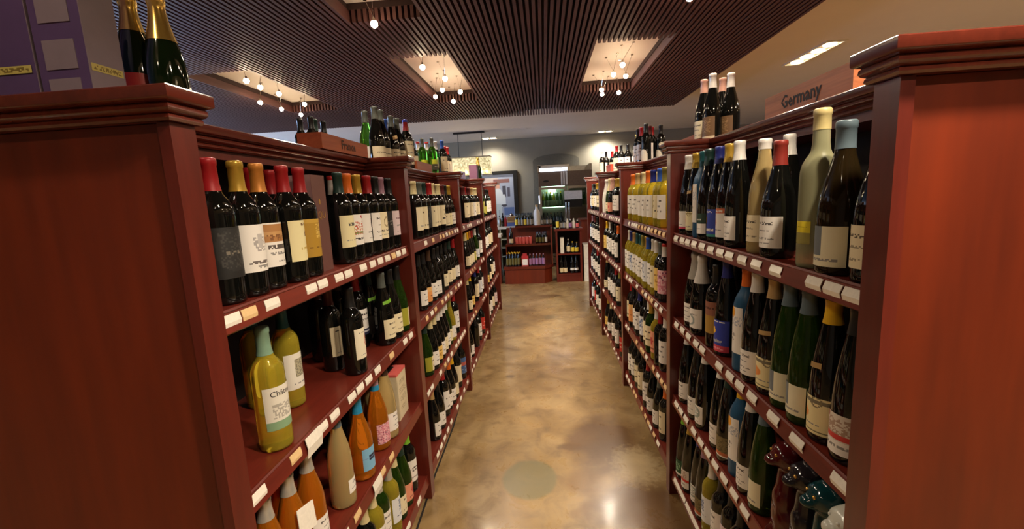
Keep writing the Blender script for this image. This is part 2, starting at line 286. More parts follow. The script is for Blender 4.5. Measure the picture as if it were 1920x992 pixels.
# name: (words, base, ops, z-range override, half angle)
DES = {
 'darkcrest': ('dark crest label', (28, 27, 26), [('d', .5, .55, .4, .42, (40, 39, 38)), ('n', .2, .2, .8, .9, (62, 60, 57), .3), T(.5, (120, 112, 98), .3, .75, .07, .5)]),
 'castle': ('white castle-sketch label', WH, [('n', .35, .42, .75, .72, (170, 164, 160), .5), ('r', .48, .5, .62, .8, (190, 184, 180)), T(.2, (110, 100, 96), .2, .8, .06), T(.1, GY, .4, .85, .04)]),
 'tanpic': ('tan picture label', WH, [('b', .58, .95, (176, 124, 72)), ('b', .7, .8, (196, 150, 96)), ('n', .1, .6, .9, .72, (130, 84, 48), .4), T(.45, (90, 80, 76), .15, .9, .07, .8), T(.3), T(.12, GY, .3, .8)]),
 'creambird': ('cream bird-emblem label', (230, 218, 168), [('d', .62, .66, .1, .07, (110, 70, 40)), T(.9, (120, 90, 60), .4, .75, .06), T(.3, (190, 160, 80), .3, .85, .05), T(.1, GY, .2, .8, .03)]),
 'goldlab': ('gold label', (172, 132, 40), [('b', .9, 1, (196, 156, 60)), ('n', .45, .5, .75, .85, (214, 180, 90), .5), T(.25, (120, 84, 20))]),
 'creamscript': ('cream script label', (232, 220, 172), [T(.72, (80, 76, 70), .3, .85, .08, .7), ('d', .7, .5, .1, .12, (190, 120, 60)), T(.22, GY)]),
 'redgrid': ('white label with red sketch', WH, [('n', .2, .35, .85, .75, (190, 90, 60), .35), ('b', .5, .54, (204, 150, 110)), ('d', .6, .92, .06, .05, RD), T(.2, K, .2, .8, .05), T(.4, (120, 140, 80))]),
 'greypic': ('white label with grey picture', WH, [('r', .45, .55, .85, .82, (150, 130, 130)), ('n', .45, .55, .85, .7, (110, 100, 100), .5), T(.35, K), T(.15)]),
 'white': ('white label', WH, [T(.78, (90, 84, 80), .25, .75, .08), T(.55, GY, .3, .7), T(.3), T(.15, GY, .3, .7)]),
 'creamcrest': ('cream crest label', CR, [('o', .5, .62, .16, .2, (150, 130, 90)), T(.3, K, .2, .8, .07), T(.15)]),
 'blackscript': ('black script label', (30, 28, 28), [T(.6, (150, 146, 140), .2, .85, .06, .5), T(.5, (130, 126, 120), .3, .7, .05, .5)]),
 'pinkish': ('pale pink label', (222, 200, 202), [T(.7, (130, 90, 100), .2, .8, .07), T(.4), T(.15)]),
 'cream': ('cream label', CR, [T(.75, (96, 84, 66), .25, .75, .08), T(.5, (150, 136, 110), .3, .7), T(.2, (150, 136, 110))]),
 'chateau': ('white and green script label', (226, 220, 206), [('b', 0, .2, (132, 164, 128)), ('n', .2, .26, .8, .6, (176, 170, 158), .5)]),
 'squarepic': ('white square-etching label', (228, 222, 208), [('r', .32, .35, .72, .82, (176, 168, 140)), ('n', .32, .35, .72, .82, (130, 124, 104), .4), T(.15)]),
 'creamhorse': ('cream horse-emblem label', (206, 192, 158), [('d', .7, .5, .12, .2, (60, 46, 34)), T(.85, K, .2, .8, .05), T(.12)]),
 'redemblem': ('cream red-emblem label', (230, 220, 194), [('o', .62, .55, .2, .2, RD), ('n', .45, .5, .8, .85, RD, .35), T(.86, K, .15, .7, .04), T(.12, GY)]),
 'whiteblue': ('white label with blue foot', WH, [T(.8, K), T(.6), ('b', 0, .22, (40, 44, 70)), ('b', .1, .18, (200, 200, 206))]),
 'goldcrest': ('gold crest label', (40, 36, 30), [('d', .5, .55, .25, .35, (190, 150, 50)), ('n', .3, .2, .7, .9, (120, 90, 30), .5)]),
 'limeneck': ('lime neck band', WH, [T(.7, K), T(.4)]),
 'limecream': ('lime-edged cream label', CR, [('r', 0, 0, .4, 1, (160, 156, 48)), T(.7, (96, 84, 66), .45, .95, .08), T(.3, (96, 84, 66), .5, .9)]),
 'smallwhite': ('small white label', WH, [T(.7, (60, 70, 90), .3, .7, .1), T(.3)], (.045, .09), 35),
 'bluebox': ('pale blue label with dark block', (126, 180, 214), [('r', .3, .42, .85, .68, (36, 44, 66)), ('b', .53, .56, (120, 150, 190))], (.035, .115), 52),
 'whitewave': ('white wave label', WH, [T(.5, GY)], (.09, .125), 60),
 'pinkpat': ('pink patterned label', (214, 130, 146), [('n', 0, 0, 1, 1, (236, 190, 196), .4), ('n', 0, 0, 1, 1, (130, 60, 90), .12)]),
 'bluewhite': ('white label with blue figure', (224, 226, 230), [('n', .35, .4, .7, .85, (90, 110, 150), .6), T(.25, (60, 70, 110))]),
 'pinklab': ('coral pink label', (226, 150, 120), [('d', .5, .55, .18, .2, (190, 70, 70)), T(.2, (150, 80, 60))]),
 'whitescript': ('white script label', WH, [T(.62, K, .15, .85, .1, .5), T(.5, K, .25, .7, .05, .5), T(.2)]),
 'creamred': ('cream label with red diamond', CR, [('d', .65, .5, .08, .14, RD), T(.85, (96, 84, 66)), T(.2)]),
 'orangeband': ('orange band label', (224, 150, 84), [('b', .75, 1, (226, 176, 110)), T(.4, (130, 60, 20))]),
 'creampic': ('cream picture label', CR, [('r', .5, .15, .9, .85, (120, 96, 66)), ('n', .5, .15, .9, .85, (60, 50, 40), .4)]),
 'yellowlab': ('pale yellow label', (226, 190, 104), [T(.7, (130, 90, 30)), ('n', .2, .2, .8, .5, (180, 130, 50), .3)]),
 'bluelab': ('blue and red label', (70, 100, 150), [('b', .5, .7, (180, 90, 80)), T(.85, WH), ('n', 0, 0, 1, .4, (150, 170, 200), .3)]),
 'redlab': ('bright red label', (196, 50, 40), [T(.6, WH), T(.3, WH)]),
 'pinkfoot': ('white label with pink foot', WH, [('b', 0, .12, (196, 70, 96)), ('n', .1, .4, .6, .85, (210, 160, 140), .35), T(.25)]),
 'creamgold': ('cream label with gold picture', (230, 218, 176), [('b', .86, .92, (140, 120, 60)), ('d', .3, .5, .22, .2, (226, 160, 90)), ('o', .7, .88, .12, .12, (120, 104, 60)), T(.2), ('b', .02, .05, (150, 130, 70))]),
 'sunwhite': ('white sun label', WH, [('d', .28, .88, .26, .12, (232, 160, 40)), ('n', .05, .6, .95, .8, (170, 176, 190), .3), T(.4, GY, .2, .6), T(.3, GY, .2, .5)], (.06, .205), 42),
 'lowgreen': ('green and white label', (34, 60, 48), [('b', 0, .5, WH), T(.7, (190, 190, 180)), T(.25)]),
 'bluesun': ('blue sun label', (52, 72, 170), [('d', .35, .62, .2, .16, (240, 190, 50)), T(.25, WH, .1, .9, .1), ('b', 0, .1, (60, 140, 130)), T(.9, WH)], (.02, .115), 70),
 'riesling': ('blue sun Riesling label', (48, 66, 170), [('d', .3, .66, .2, .13, (242, 186, 44)), ('d', .3, .66, .09, .06, (250, 220, 110)), ('b', 0, .2, (214, 70, 90)), T(.95, WH, .1, .9, .05), T(.1, (240, 170, 180))], (.015, .125), 72),
 'orangetop': ('orange-topped white label', WH, [('b', .82, 1, (206, 110, 70)), ('d', .3, .52, .22, .14, (232, 170, 100)), T(.9, WH), T(.25)], (.025, .12), 70),
 'yellowbit': ('small yellow label', (226, 206, 40), [('b', 0, .5, (150, 140, 70)), T(.75, (150, 130, 20))], (.055, .105), 30),
 'greyside': ('cream label with grey side panel', (226, 218, 186), [('r', 0, .28, .5, 1, (108, 116, 122)), T(.16, GY, .15, .85, .06)], None, 62),
 'yellowblue': ('yellow and teal label', (226, 190, 50), [('b', 0, .55, (70, 150, 150)), ('n', 0, 0, 1, .6, (190, 190, 60), .35), T(.85, K)], (.06, .16), 70),
 'greyscript': ('white label with grey flourish', WH, [('o', .4, .4, .35, .3, (150, 160, 158)), T(.7)]),
 'brownlab': ('brown two-panel label', (150, 96, 76), [('b', 0, .55, (176, 136, 60)), ('r', .1, .05, .3, .5, (110, 80, 40)), T(.8, (90, 50, 40))], (.055, .17), 70),
 'keylabel': ('cream key-band label', (232, 216, 164), [('b', .84, .92, (120, 112, 92)), ('o', .72, .88, .14, .14, (130, 118, 90)), ('d', .3, .5, .24, .16, (224, 140, 70)), T(.25), ('b', .06, .09, (120, 112, 80))], (.02, .105), 74),
 'redfoot': ('white and red badge label', (216, 204, 190), [('b', .36, .5, (206, 60, 56)), ('n', .1, .5, .9, .9, (170, 140, 120), .5), ('b', 0, .34, WH), T(.2), ('d', .2, .92, .12, .1, (150, 80, 60))], (.02, .105), 68),
 'creamneck': ('cream neck flag', CR, [T(.7, (96, 84, 66)), T(.35)]),
 'roundpic': ('white label with round sketch', WH, [('o', .5, .6, .4, .34, (150, 160, 150)), ('n', .2, .3, .8, .85, (150, 164, 156), .5), T(.12)]),
 'brownpic': ('olive picture label', (128, 112, 74), [('n', 0, 0, 1, 1, (90, 76, 44), .4), ('b', 0, .22, (196, 110, 70)), ('b', 0, .08, WH)]),
 'greenlab': ('dark green label', (40, 84, 56), [('n', .3, .3, .7, .8, (150, 190, 150), .4), ('b', .0, .12, WH)]),
 'greenbit': ('white label with green sprig', WH, [('d', .25, .4, .16, .16, (150, 190, 60)), T(.7, K), T(.15)]),
 'orangeleaf': ('white label with orange leaves', WH, [('d', .3, .85, .22, .1, (236, 160, 40)), ('d', .3, .52, .22, .1, (236, 160, 40)), ('d', .3, .2, .22, .1, (236, 160, 40)), T(.5, GY, .6, .9)]),
 'purplewhite': ('purple and white label', WH, [('b', .55, 1, (84, 56, 120)), T(.3)]),
 'creamlow': ('wide cream label', (226, 212, 178), [T(.62, (110, 96, 76), .25, .8, .07), T(.3)], (.012, .095), 78),
 'tallcream': ('tall cream label', (226, 212, 178), [T(.85, (110, 96, 76)), T(.5), T(.2)], (.03, .17), 60),
 'limeband': ('lime band label', (60, 60, 44), [('b', .6, 1, (190, 200, 50)), T(.3, (190, 190, 170))], (.05, .13), 75),
 'brownfoot': ('brown label with cream foot', (112, 84, 54), [('b', 0, .14, (222, 208, 176)), ('n', .2, .3, .8, .9, (150, 120, 84), .35)], (.012, .11), 70),
 'oval': ('big oval white label', (30, 26, 24), [('d', .5, .48, .46, .5, (226, 218, 198)), T(.5, GY, .3, .7)], (.0, .11), 62),
}
# ------------------------------------------------------------------ bottles
PROF = {
 'bdx': [(.031, 0), (.0355, .002), (.0372, .008), (.0375, .02), (.0375, .182), (.0366, .195), (.0335, .207), (.0275, .217), (.021, .226), (.0166, .236), (.0150, .248), (.0142, .285), (.0156, .2865), (.0156, .296), (.0146, .2995), (.003, .300)],
 'bur': [(.034, 0), (.0385, .002), (.0402, .008), (.0405, .02), (.0405, .118), (.0398, .134), (.0372, .154), (.0322, .176), (.0262, .198), (.0208, .218), (.0172, .236), (.0152, .256), (.0146, .284), (.0158, .2855), (.0158, .2945), (.0148, .2965), (.003, .297)],
 'hock': [(.032, 0), (.0366, .002), (.0382, .008), (.0385, .02), (.0385, .112), (.0378, .134), (.0352, .166), (.0308, .200), (.0258, .232), (.0208, .258), (.0170, .278), (.0152, .292), (.0150, .312), (.0158, .3135), (.0158, .3225), (.0148, .3245), (.003, .325)],
 'chp': [(.037, 0), (.042, .002), (.0437, .008), (.044, .02), (.044, .118), (.0432, .138), (.0406, .162), (.0358, .186), (.0296, .210), (.0236, .234), (.0190, .256), (.0166, .276), (.0162, .286), (.0178, .290), (.0182, .299), (.0172, .308), (.014, .3135), (.003, .315)],
 'ros': [(.033, 0), (.037, .002), (.0387, .008), (.039, .02), (.0386, .07), (.0378, .1), (.0372, .14), (.0356, .17), (.0316, .196), (.0256, .222), (.0202, .244), (.0166, .264), (.0152, .280), (.0150, .300), (.0158, .3015), (.0158, .310), (.0148, .3115), (.003, .312)],
 'frs': [(.031, 0), (.0355, .002), (.0372, .008), (.0375, .02), (.0375, .2), (.0366, .214), (.0332, .229), (.0272, .241), (.0212, .250), (.0180, .259), (.0166, .272), (.0158, .300), (.0152, .33), (.0164, .3315), (.0164, .341), (.0152, .3435), (.003, .344)],
 'blu': [(.031, 0), (.036, .002), (.0377, .008), (.038, .02), (.038, .195), (.0366, .212), (.0326, .229), (.0262, .243), (.0202, .255), (.0166, .267), (.0152, .282), (.0148, .311), (.0158, .3125), (.0158, .3225), (.0148, .3245), (.003, .325)],
 'bigb': [(.036, 0), (.0405, .002), (.0422, .008), (.0425, .02), (.0425, .112), (.0418, .132), (.0390, .158), (.0338, .184), (.0276, .208), (.0220, .228), (.0182, .244), (.0166, .258), (.0162, .290), (.0176, .292), (.0176, .303), (.0166, .3055), (.003, .306)],
}
PROF['rsb'] = [(r, z * .915) for r, z in PROF['ros']]
RADIUS = {k: max(r for r, z in p) for k, p in PROF.items()}
CAPZ = dict(rsb=.232, bdx=.234, bur=.236, hock=.268, chp=.205, ros=.262, frs=.292, blu=.268, bigb=.252)
LABZ = dict(rsb=(.03, .1), bdx=(.055, .160), bur=(.028, .108), hock=(.024, .098), chp=(.028, .105), ros=(.034, .108), frs=(.05, .12), blu=(.06, .2), bigb=(.018, .1))
def at_z(prof, z):
    for (r0, z0), (r1, z1) in zip(prof, prof[1:]):
        if z0 <= z <= z1: return r0 + (r1 - r0) * (z - z0) / max(1e-9, z1 - z0)
    return prof[-1][0]
_cache = {}
def body_mesh(shape, glass, near):
    k = ('body', shape, glass, near)
    if k not in _cache: _cache[k] = MB().lathe(PROF[shape], 28 if near else 16).mesh('bottle_glass', GL[glass], True, 60)
    return _cache[k]
def cap_mesh(shape, cap, near):
    k = ('cap', shape, cap, near)
    if k not in _cache:
        p = PROF[shape]; z0 = CAPZ[shape] if cap != 'cork' else .300
        if cap == 'white' and shape == 'ros': z0 = .285
        pr = [(at_z(p, z0) - .0004, z0), (at_z(p, z0) + .0009, z0)] + [(r + .0009, z) for r, z in p if z > z0 + .002][:-1]
        zt = p[-1][1] + .0009; pr += [(p[-2][0] - .001, zt), (.002, zt + .0002)]
        mb = MB().lathe(pr, 24 if near else 14)
        m = mb.mesh('capsule', CAPM[cap], True, 50)
        if cap in ('redwhite', 'redblue', 'floral'):          # two-tone capsule: lower part in its second colour
            m.materials.append(CAPM['white' if cap == 'redwhite' else 'red' if cap == 'redblue' else 'cyan'])
            zc = z0 + (.3006 - z0) * .5
            for f in m.polygons:
                if f.center.z < zc: f.material_index = 1
        _cache[k] = m
    return _cache[k]
def label_mesh(shape, lab, near):
    k = ('lab', shape, lab, near)
    if k not in _cache:
        d = DES[lab]; z0, z1 = (d[3] if len(d) > 3 and d[3] else LABZ[shape]); ha = math.radians(d[4] if len(d) > 4 else 68)
        if lab == 'whitewave': ha = math.radians(60)
        W, Hh = (26, 30) if near else (14, 14)
        g = raster(W, Hh, d[1], d[2], len(lab)); p = PROF[shape]
        if not near and shape == 'bdx' and not (len(d) > 3 and d[3]): z0, z1, ha = .045, .166, math.radians(78)
        _cache[k] = print_mesh('paper_label', g, lambda u, v: ((lambda a, z: ((at_z(p, z) + .0007) * math.cos(a), (at_z(p, z) + .0007) * math.sin(a), z))(-ha + 2 * ha * u, z0 + (z1 - z0) * v)))
    return _cache[k]
def patch_mesh(shape, z0, z1, a0, a1, mat, off=.0012, n=10, slope=0):
    p = PROF[shape]; vs = []
    for j in range(4):
        for i in range(n + 1):
            a = a0 + (a1 - a0) * i / n; z = z0 + (z1 - z0) * j / 3 + slope * (i / n - .5); r = at_z(p, z) + off
            vs.append((r * math.cos(a), r * math.sin(a), z))
    fs = [(j * (n + 1) + i, j * (n + 1) + i + 1, (j + 1) * (n + 1) + i + 1, (j + 1) * (n + 1) + i) for j in range(3) for i in range(n)]
    m = bpy.data.meshes.new('neck_band'); m.from_pydata(vs, [], fs); m.polygons.foreach_set('use_smooth', [True] * len(fs)); m.materials.append(mat); return m
NAMES = dict(dk='red_wine_bottle', gr='green_glass_wine_bottle', yl='white_wine_bottle', rp='pale_rose_wine_bottle', ro='rose_wine_bottle', bl='blue_glass_wine_bottle', fr='frosted_wine_bottle', ol='olive_glass_wine_bottle', wh='sparkling_wine_bottle')
def bottle(shape, glass, cap, lab, x, y, z, face, near, label, group, kids=True):
    nm = NAMES[glass] if shape != 'chp' else 'sparkling_wine_bottle'
    o = link(nm, body_mesh(shape, glass, near), None, (x, y, z), face); tag(o, label, 'bottle', group)
    if not kids: return o
    c = link('capsule', cap_mesh(shape, cap, near), o, (0, 0, 0))
    if cap == 'cork': c['label'] = 'cork-coloured capsule'
    if lab and lab not in ('limeneck', 'creamneck'):
        link('paper_label', label_mesh(shape, lab, near), o, (0, 0, 0))
    elif lab:
        link('paper_label', label_mesh(shape, 'cream', near), o, (0, 0, 0))
    if lab in ('limeneck', 'goldcrest'):
        link('neck_band', patch_mesh(shape, .175, .188, -1.1, 1.2, CAPM['lime'], slope=.012), o, (0, 0, 0))
    if lab == 'creamneck': link('neck_band', patch_mesh(shape, .165, .185, -.6, .5, M['tag_c'], slope=.01), o, (0, 0, 0))
    if lab in ('keylabel', 'creamgold'): link('neck_band', patch_mesh(shape, .168, .180, -.8, .7, CAPM['tan'], slope=.006), o, (0, 0, 0))
    return o
ORD = 'first second third fourth fifth sixth seventh eighth ninth tenth eleventh twelfth thirteenth fourteenth fifteenth'.split()
SHELF_Z = [1.26, .88, .51, .125]; SHN = ['top', 'second', 'third', 'bottom']
SIDE = {'L': 'France-side', 'R': 'Germany-side'}
def capname(c): return CNAME.get(c, c)

BOTTLES=[
('L',1,1,'F','bdx','dk','red','darkcrest',-0.677,0.862,-0.2),('L',1,1,'F','bdx','dk','gold','castle',-0.675,0.939,-0.17),
('L',1,1,'F','bdx','dk','amber','tanpic',-0.679,1.016,-0.05),('L',1,1,'F','bdx','dk','red','creambird',-0.669,1.102,0.15),
('L',1,1,'F','bdx','dk','red','goldlab',-0.671,1.183,-0.14),('L',1,1,'F','bdx','dk','dkgreen','creamscript',-0.674,1.421,-0.11),
('L',1,1,'F','bdx','dk','orange','redgrid',-0.678,1.498,-0.2),('L',1,1,'F','bdx','dk','gold','greypic',-0.677,1.575,0.21),
('L',1,1,'F','bdx','dk','red','white',-0.67,1.652,0.15),('L',1,1,'F','bdx','dk','black','creamcrest',-0.67,1.729,-0.15),
('L',1,1,'F','bdx','dk','mauve','blackscript',-0.676,1.806,0.06),('L',1,1,'F','bdx','dk','black','pinkish',-0.671,1.883,0.18),
('L',1,1,'B','bdx','dk','red','',-0.759,1.107,-0.21),('L',1,1,'B','bdx','dk','red','',-0.763,1.196,0.09),('L',1,1,'B','bdx','dk','redwhite','',-0.764,1.562,-0.16),
('L',1,2,'F','bdx','yl','sage','chateau',-0.674,0.948,-0.21),('L',1,2,'F','bdx','dk','black','redemblem',-0.669,1.4,0.18),
('L',1,2,'F','bur','dk','grey','limeneck',-0.673,1.704,-0.1),('L',1,2,'F','bur','dk','black','cream',-0.669,1.787,0.04),
('L',1,2,'F','bur','gr','black','limecream',-0.669,1.88,0.17),('L',1,2,'B','bdx','yl','teal','squarepic',-0.764,1.167,-0.04),
('L',1,2,'B','bdx','dk','maroon','creamhorse',-0.763,1.437,-0.03),('L',1,2,'B','bdx','dk','red','whiteblue',-0.768,1.67,-0.1),
('L',1,2,'B','bur','dk','dkgreen','goldcrest',-0.76,1.778,-0.23),('L',1,2,'C','bdx','yl','teal','',-0.859,1.167,0.06),
('L',1,2,'C','bdx','dk','maroon','',-0.857,1.534,0.02),('L',1,2,'C','bdx','dk','brown','',-0.854,1.694,-0.08),('L',1,2,'C','bur','dk','black','',-0.848,1.88,-0.15),
('L',1,3,'F','rsb','ro','silver','white',-0.675,0.873,-0.15),('L',1,3,'F','rsb','ro','silver','white',-0.672,0.96,-0.11),
('L',1,3,'F','rsb','ro','silver','white',-0.676,1.054,0.12),('L',1,3,'F','ros','rp','greyblue','smallwhite',-0.676,1.23,0.03),
('L',1,3,'F','bur','ro','cyan','bluebox',-0.669,1.37,-0.2),('L',1,3,'F','bur','ro','floral','pinkpat',-0.679,1.551,-0.14),
('L',1,3,'F','ros','rp','brown','white',-0.671,1.632,0.06),('L',1,3,'B','rsb','ro','silver','',-0.767,1.072,-0.08),
('L',1,3,'B','bur','dk','brown','cream',-0.768,1.518,-0.02),('L',1,3,'B','ros','rp','cream','whitewave',-0.769,1.671,0.1),
('L',1,4,'F','bdx','dk','cream','',-0.669,1.332,0.23),('L',1,4,'F','bdx','yl','cream','white',-0.671,1.409,0.23),
('L',1,4,'F','bdx','gr','silver','white',-0.68,1.49,-0.11),('L',1,4,'F','bdx','yl','silver','bluewhite',-0.668,1.567,0.14),
('L',1,4,'F','bur','gr','cream','cream',-0.675,1.649,0.22),('L',1,4,'F','bur','gr','dkgreen','pinklab',-0.673,1.732,0.16),
('L',1,4,'F','bdx','dk','lime','whitescript',-0.676,1.827,-0.15),('L',2,1,'B','bdx','dk','redwhite','white',-0.765,2.535,-0.18),
('L',2,1,'F','bdx','dk','cream','creamred',-0.675,2.273,0.23),('L',2,1,'F','bdx','dk','grey','cream',-0.676,2.382,-0.25),
('L',2,1,'F','bdx','dk','dkgreen','darkcrest',-0.679,2.473,-0.17),('L',2,1,'F','bdx','dk','red','cream',-0.671,2.577,-0.07),
('L',2,1,'F','bdx','dk','cream','cream',-0.677,2.671,-0.2),('L',2,1,'F','bdx','dk','cream','creamcrest',-0.668,2.779,-0.04),
('L',2,1,'F','bur','dk','maroon','cream',-0.678,2.933,-0.22),('L',2,1,'F','bur','dk','black','creamscript',-0.679,3.019,-0.17),
('L',2,1,'F','bur','dk','gold','white',-0.672,3.102,-0.18),('L',2,2,'F','bur','dk','black','white',-0.68,2.25,-0),
('L',2,2,'F','bur','dk','black','orangeband',-0.677,2.333,0.25),('L',2,2,'F','bur','dk','brown','white',-0.679,2.456,0.01),
('L',2,2,'F','bur','dk','black','whitescript',-0.671,2.539,-0.05),('L',2,2,'F','bdx','dk','black','',-0.668,2.619,-0.01),
('L',2,2,'F','bur','dk','black','cream',-0.677,2.755,-0.04),('L',2,2,'F','bur','dk','black','cream',-0.68,2.894,-0.04),
('L',2,2,'F','bur','dk','dkgreen','creampic',-0.677,2.994,0.19),('L',2,2,'F','bur','dk','red','white',-0.67,3.102,-0),
('L',2,2,'B','bur','dk','black','',-0.77,2.765,-0.12),('L',2,2,'B','bur','dk','black','',-0.767,3.019,-0.15),('L',2,2,'B','bur','dk','black','',-0.767,3.102,0.18),
('L',2,3,'F','bur','gr','dkgreen','limecream',-0.678,2.256,-0.22),('L',2,3,'F','bur','dk','cream','white',-0.669,2.345,0.03),
('L',2,3,'F','bur','dk','cream','yellowlab',-0.668,2.428,-0.05),('L',2,3,'F','bur','dk','white','white',-0.669,2.511,0.08),
('L',2,3,'F','bur','dk','white','cream',-0.671,2.594,0.12),('L',2,3,'F','bur','dk','white','white',-0.674,2.677,-0.2),
('L',2,3,'F','bur','gr','white','cream',-0.677,2.76,0.19),('L',2,3,'F','bur','yl','olive','white',-0.669,2.843,0.21),
('L',2,3,'F','bdx','dk','red','white',-0.676,3.011,0.08),('L',2,4,'F','bur','dk','tan','white',-0.67,2.266,0.07),
('L',2,4,'F','bur','dk','black','white',-0.67,2.388,0.01),('L',2,4,'F','bdx','dk','red','whitescript',-0.672,2.536,0.09),
('L',2,4,'F','bur','dk','black','white',-0.677,2.616,0.21),('L',2,4,'F','bur','dk','orange','white',-0.669,2.699,-0.21),
('L',2,4,'F','bur','dk','yellow','cream',-0.668,2.787,0.23),('L',2,4,'F','bdx','dk','black','creampic',-0.672,2.95,-0.23),
('L',2,4,'F','bdx','dk','black','bluelab',-0.669,3.105,-0.19),('L',3,1,'F','bdx','dk','maroon','cream',-0.668,3.663,0.08),
('L',3,1,'F','bdx','dk','red','cream',-0.679,3.788,-0.17),('L',3,1,'F','bdx','dk','maroon','cream',-0.672,3.95,0.03),
('L',3,1,'F','bdx','dk','tan','white',-0.671,4.084,0.21),('L',3,1,'F','bdx','dk','cream','creamred',-0.677,4.188,-0.25),
('L',3,1,'F','bdx','dk','cream','cream',-0.669,4.326,-0.24),('L',3,2,'F','bur','dk','cream','cream',-0.669,3.592,-0.19),
('L',3,2,'F','bur','dk','yellow','cream',-0.67,3.694,0.14),('L',3,2,'F','bur','dk','amber','cream',-0.669,3.8,0.03),
('L',3,2,'F','bur','dk','red','limecream',-0.669,3.914,-0.15),('L',3,2,'F','bur','gr','white','bluewhite',-0.672,4.128,-0.08),
('L',3,2,'F','bdx','dk','black','white',-0.669,4.326,0.14),('L',3,3,'F','bur','dk','cream','cream',-0.674,3.577,0.01),
('L',3,3,'F','bur','dk','yellow','yellowlab',-0.68,3.738,-0.23),('L',3,3,'F','bdx','dk','navy','cream',-0.673,3.977,-0.01),
('L',3,3,'F','bdx','dk','red','bluewhite',-0.67,4.176,0.05),('L',3,3,'F','bdx','dk','white','white',-0.678,4.326,-0.07),
('L',3,4,'F','bur','dk','black','white',-0.671,3.344,0.01),('L',3,4,'F','bur','dk','black','white',-0.68,3.553,0.17),
('L',3,4,'F','bdx','dk','black','',-0.67,3.809,-0.21),('L',3,4,'F','bdx','dk','black','white',-0.673,3.995,-0.06),
('L',3,4,'F','bdx','dk','black','redlab',-0.671,4.205,-0.09),('L',4,1,'F','bdx','gr','white','cream',-0.677,4.519,-0.01),
('L',4,1,'F','bdx','gr','olive','limecream',-0.668,4.705,-0.2),('L',4,1,'F','bur','dk','black','limecream',-0.679,4.914,0.06),
('L',4,1,'F','bdx','dk','black','white',-0.669,5.124,0.01),('L',4,1,'F','bdx','dk','black','white',-0.675,5.333,0.18),
('L',4,2,'F','bdx','dk','red','white',-0.671,4.542,-0.22),('L',4,2,'F','bdx','dk','red','white',-0.669,4.717,-0.15),
('L',4,2,'F','bdx','dk','black','white',-0.676,4.914,0.17),('L',4,2,'F','bdx','dk','black','cream',-0.675,5.124,0.15),
('L',4,2,'F','bdx','dk','black','cream',-0.678,5.333,0.19),('L',4,3,'F','bur','dk','black','cream',-0.678,4.542,-0.18),
('L',4,3,'F','bur','dk','black','yellowlab',-0.674,4.752,-0.08),('L',4,3,'F','bur','dk','black','cream',-0.673,4.961,0.2),
('L',4,3,'F','bdx','dk','black','cream',-0.671,5.17,-0.25),('L',4,3,'F','bdx','dk','black','white',-0.676,5.38,0.02),
('L',4,4,'F','bdx','dk','black','white',-0.674,4.542,0.11),('L',4,4,'F','bdx','dk','black','white',-0.674,4.728,-0.21),
('L',4,4,'F','bdx','dk','black','white',-0.677,4.938,0.17),('L',4,4,'F','bdx','dk','black','cream',-0.676,5.147,0.13),
('L',4,4,'F','bdx','dk','black','pinkish',-0.668,5.357,0.06),('R',1,1,'F','bur','dk','black','cream',0.608,0.843,0.05),
('R',1,1,'F','bigb','ol','greyblue','greyside',0.604,0.942,0.21),('R',1,1,'F','frs','fr','cork','yellowbit',0.606,1.024,0.21),
('R',1,1,'F','bur','dk','maroonred','white',0.604,1.185,0.18),('R',1,1,'F','ros','rp','white','cream',0.609,1.276,0.06),
('R',1,1,'F','hock','dk','white','white',0.605,1.424,-0.18),('R',1,1,'F','hock','dk','gold','orangetop',0.609,1.503,-0.07),
('R',1,1,'F','hock','dk','navy','bluesun',0.608,1.582,-0.18),('R',1,1,'F','hock','dk','dkgreen','lowgreen',0.601,1.661,-0.18),
('R',1,1,'F','blu','bl','teal','sunwhite',0.61,1.74,-0.16),('R',1,1,'F','hock','dk','gold','creamgold',0.611,1.822,-0.06),
('R',1,1,'F','hock','dk','white','pinkfoot',0.607,1.901,-0.07),('R',1,1,'B','hock','dk','white','',0.697,1.321,-0.2),
('R',1,2,'B','hock','dk','brown','',0.695,1.227,0.22),('R',1,2,'B','hock','dk','grey','',0.692,1.306,0.08),('R',1,2,'B','bdx','dk','black','',0.694,1.631,-0.1),
('R',1,2,'B','bdx','dk','black','',0.69,1.844,-0.24),('R',1,2,'B','bdx','dk','navy','yellowblue',0.701,1.921,0.16),
('R',1,2,'F','hock','dk','black','redfoot',0.61,0.878,0.15),('R',1,2,'F','hock','dk','yellow','keylabel',0.611,0.957,-0.17),
('R',1,2,'F','hock','gr','greyblue','greyside',0.607,1.036,-0),('R',1,2,'F','hock','gr','greyblue','greyside',0.607,1.115,0.22),
('R',1,2,'F','hock','dk','tan','keylabel',0.609,1.194,0.23),('R',1,2,'F','hock','dk','white','white',0.601,1.273,0.08),
('R',1,2,'F','blu','bl','orange','sunwhite',0.608,1.351,0.12),('R',1,2,'F','hock','dk','navy','riesling',0.607,1.494,0.17),
('R',1,2,'F','bdx','dk','black','brownlab',0.604,1.572,0.21),('R',1,2,'F','chp','dk','white','greyscript',0.605,1.725,0.05),
('R',1,2,'F','chp','dk','silver','white',0.611,1.816,0.1),('R',1,3,'F','hock','gr','greyblue','greyside',0.604,1.208,-0.13),
('R',1,3,'F','hock','dk','white','white',0.604,1.287,0.06),('R',1,3,'F','blu','bl','yellow','sunwhite',0.612,1.372,0.2),
('R',1,3,'F','hock','dk','dkgreen','brownpic',0.605,1.45,-0.05),('R',1,3,'F','hock','dk','white','white',0.61,1.529,-0.11),
('R',1,3,'F','hock','dk','white','roundpic',0.605,1.669,-0.24),('R',1,3,'F','hock','dk','black','white',0.602,1.748,0.02),
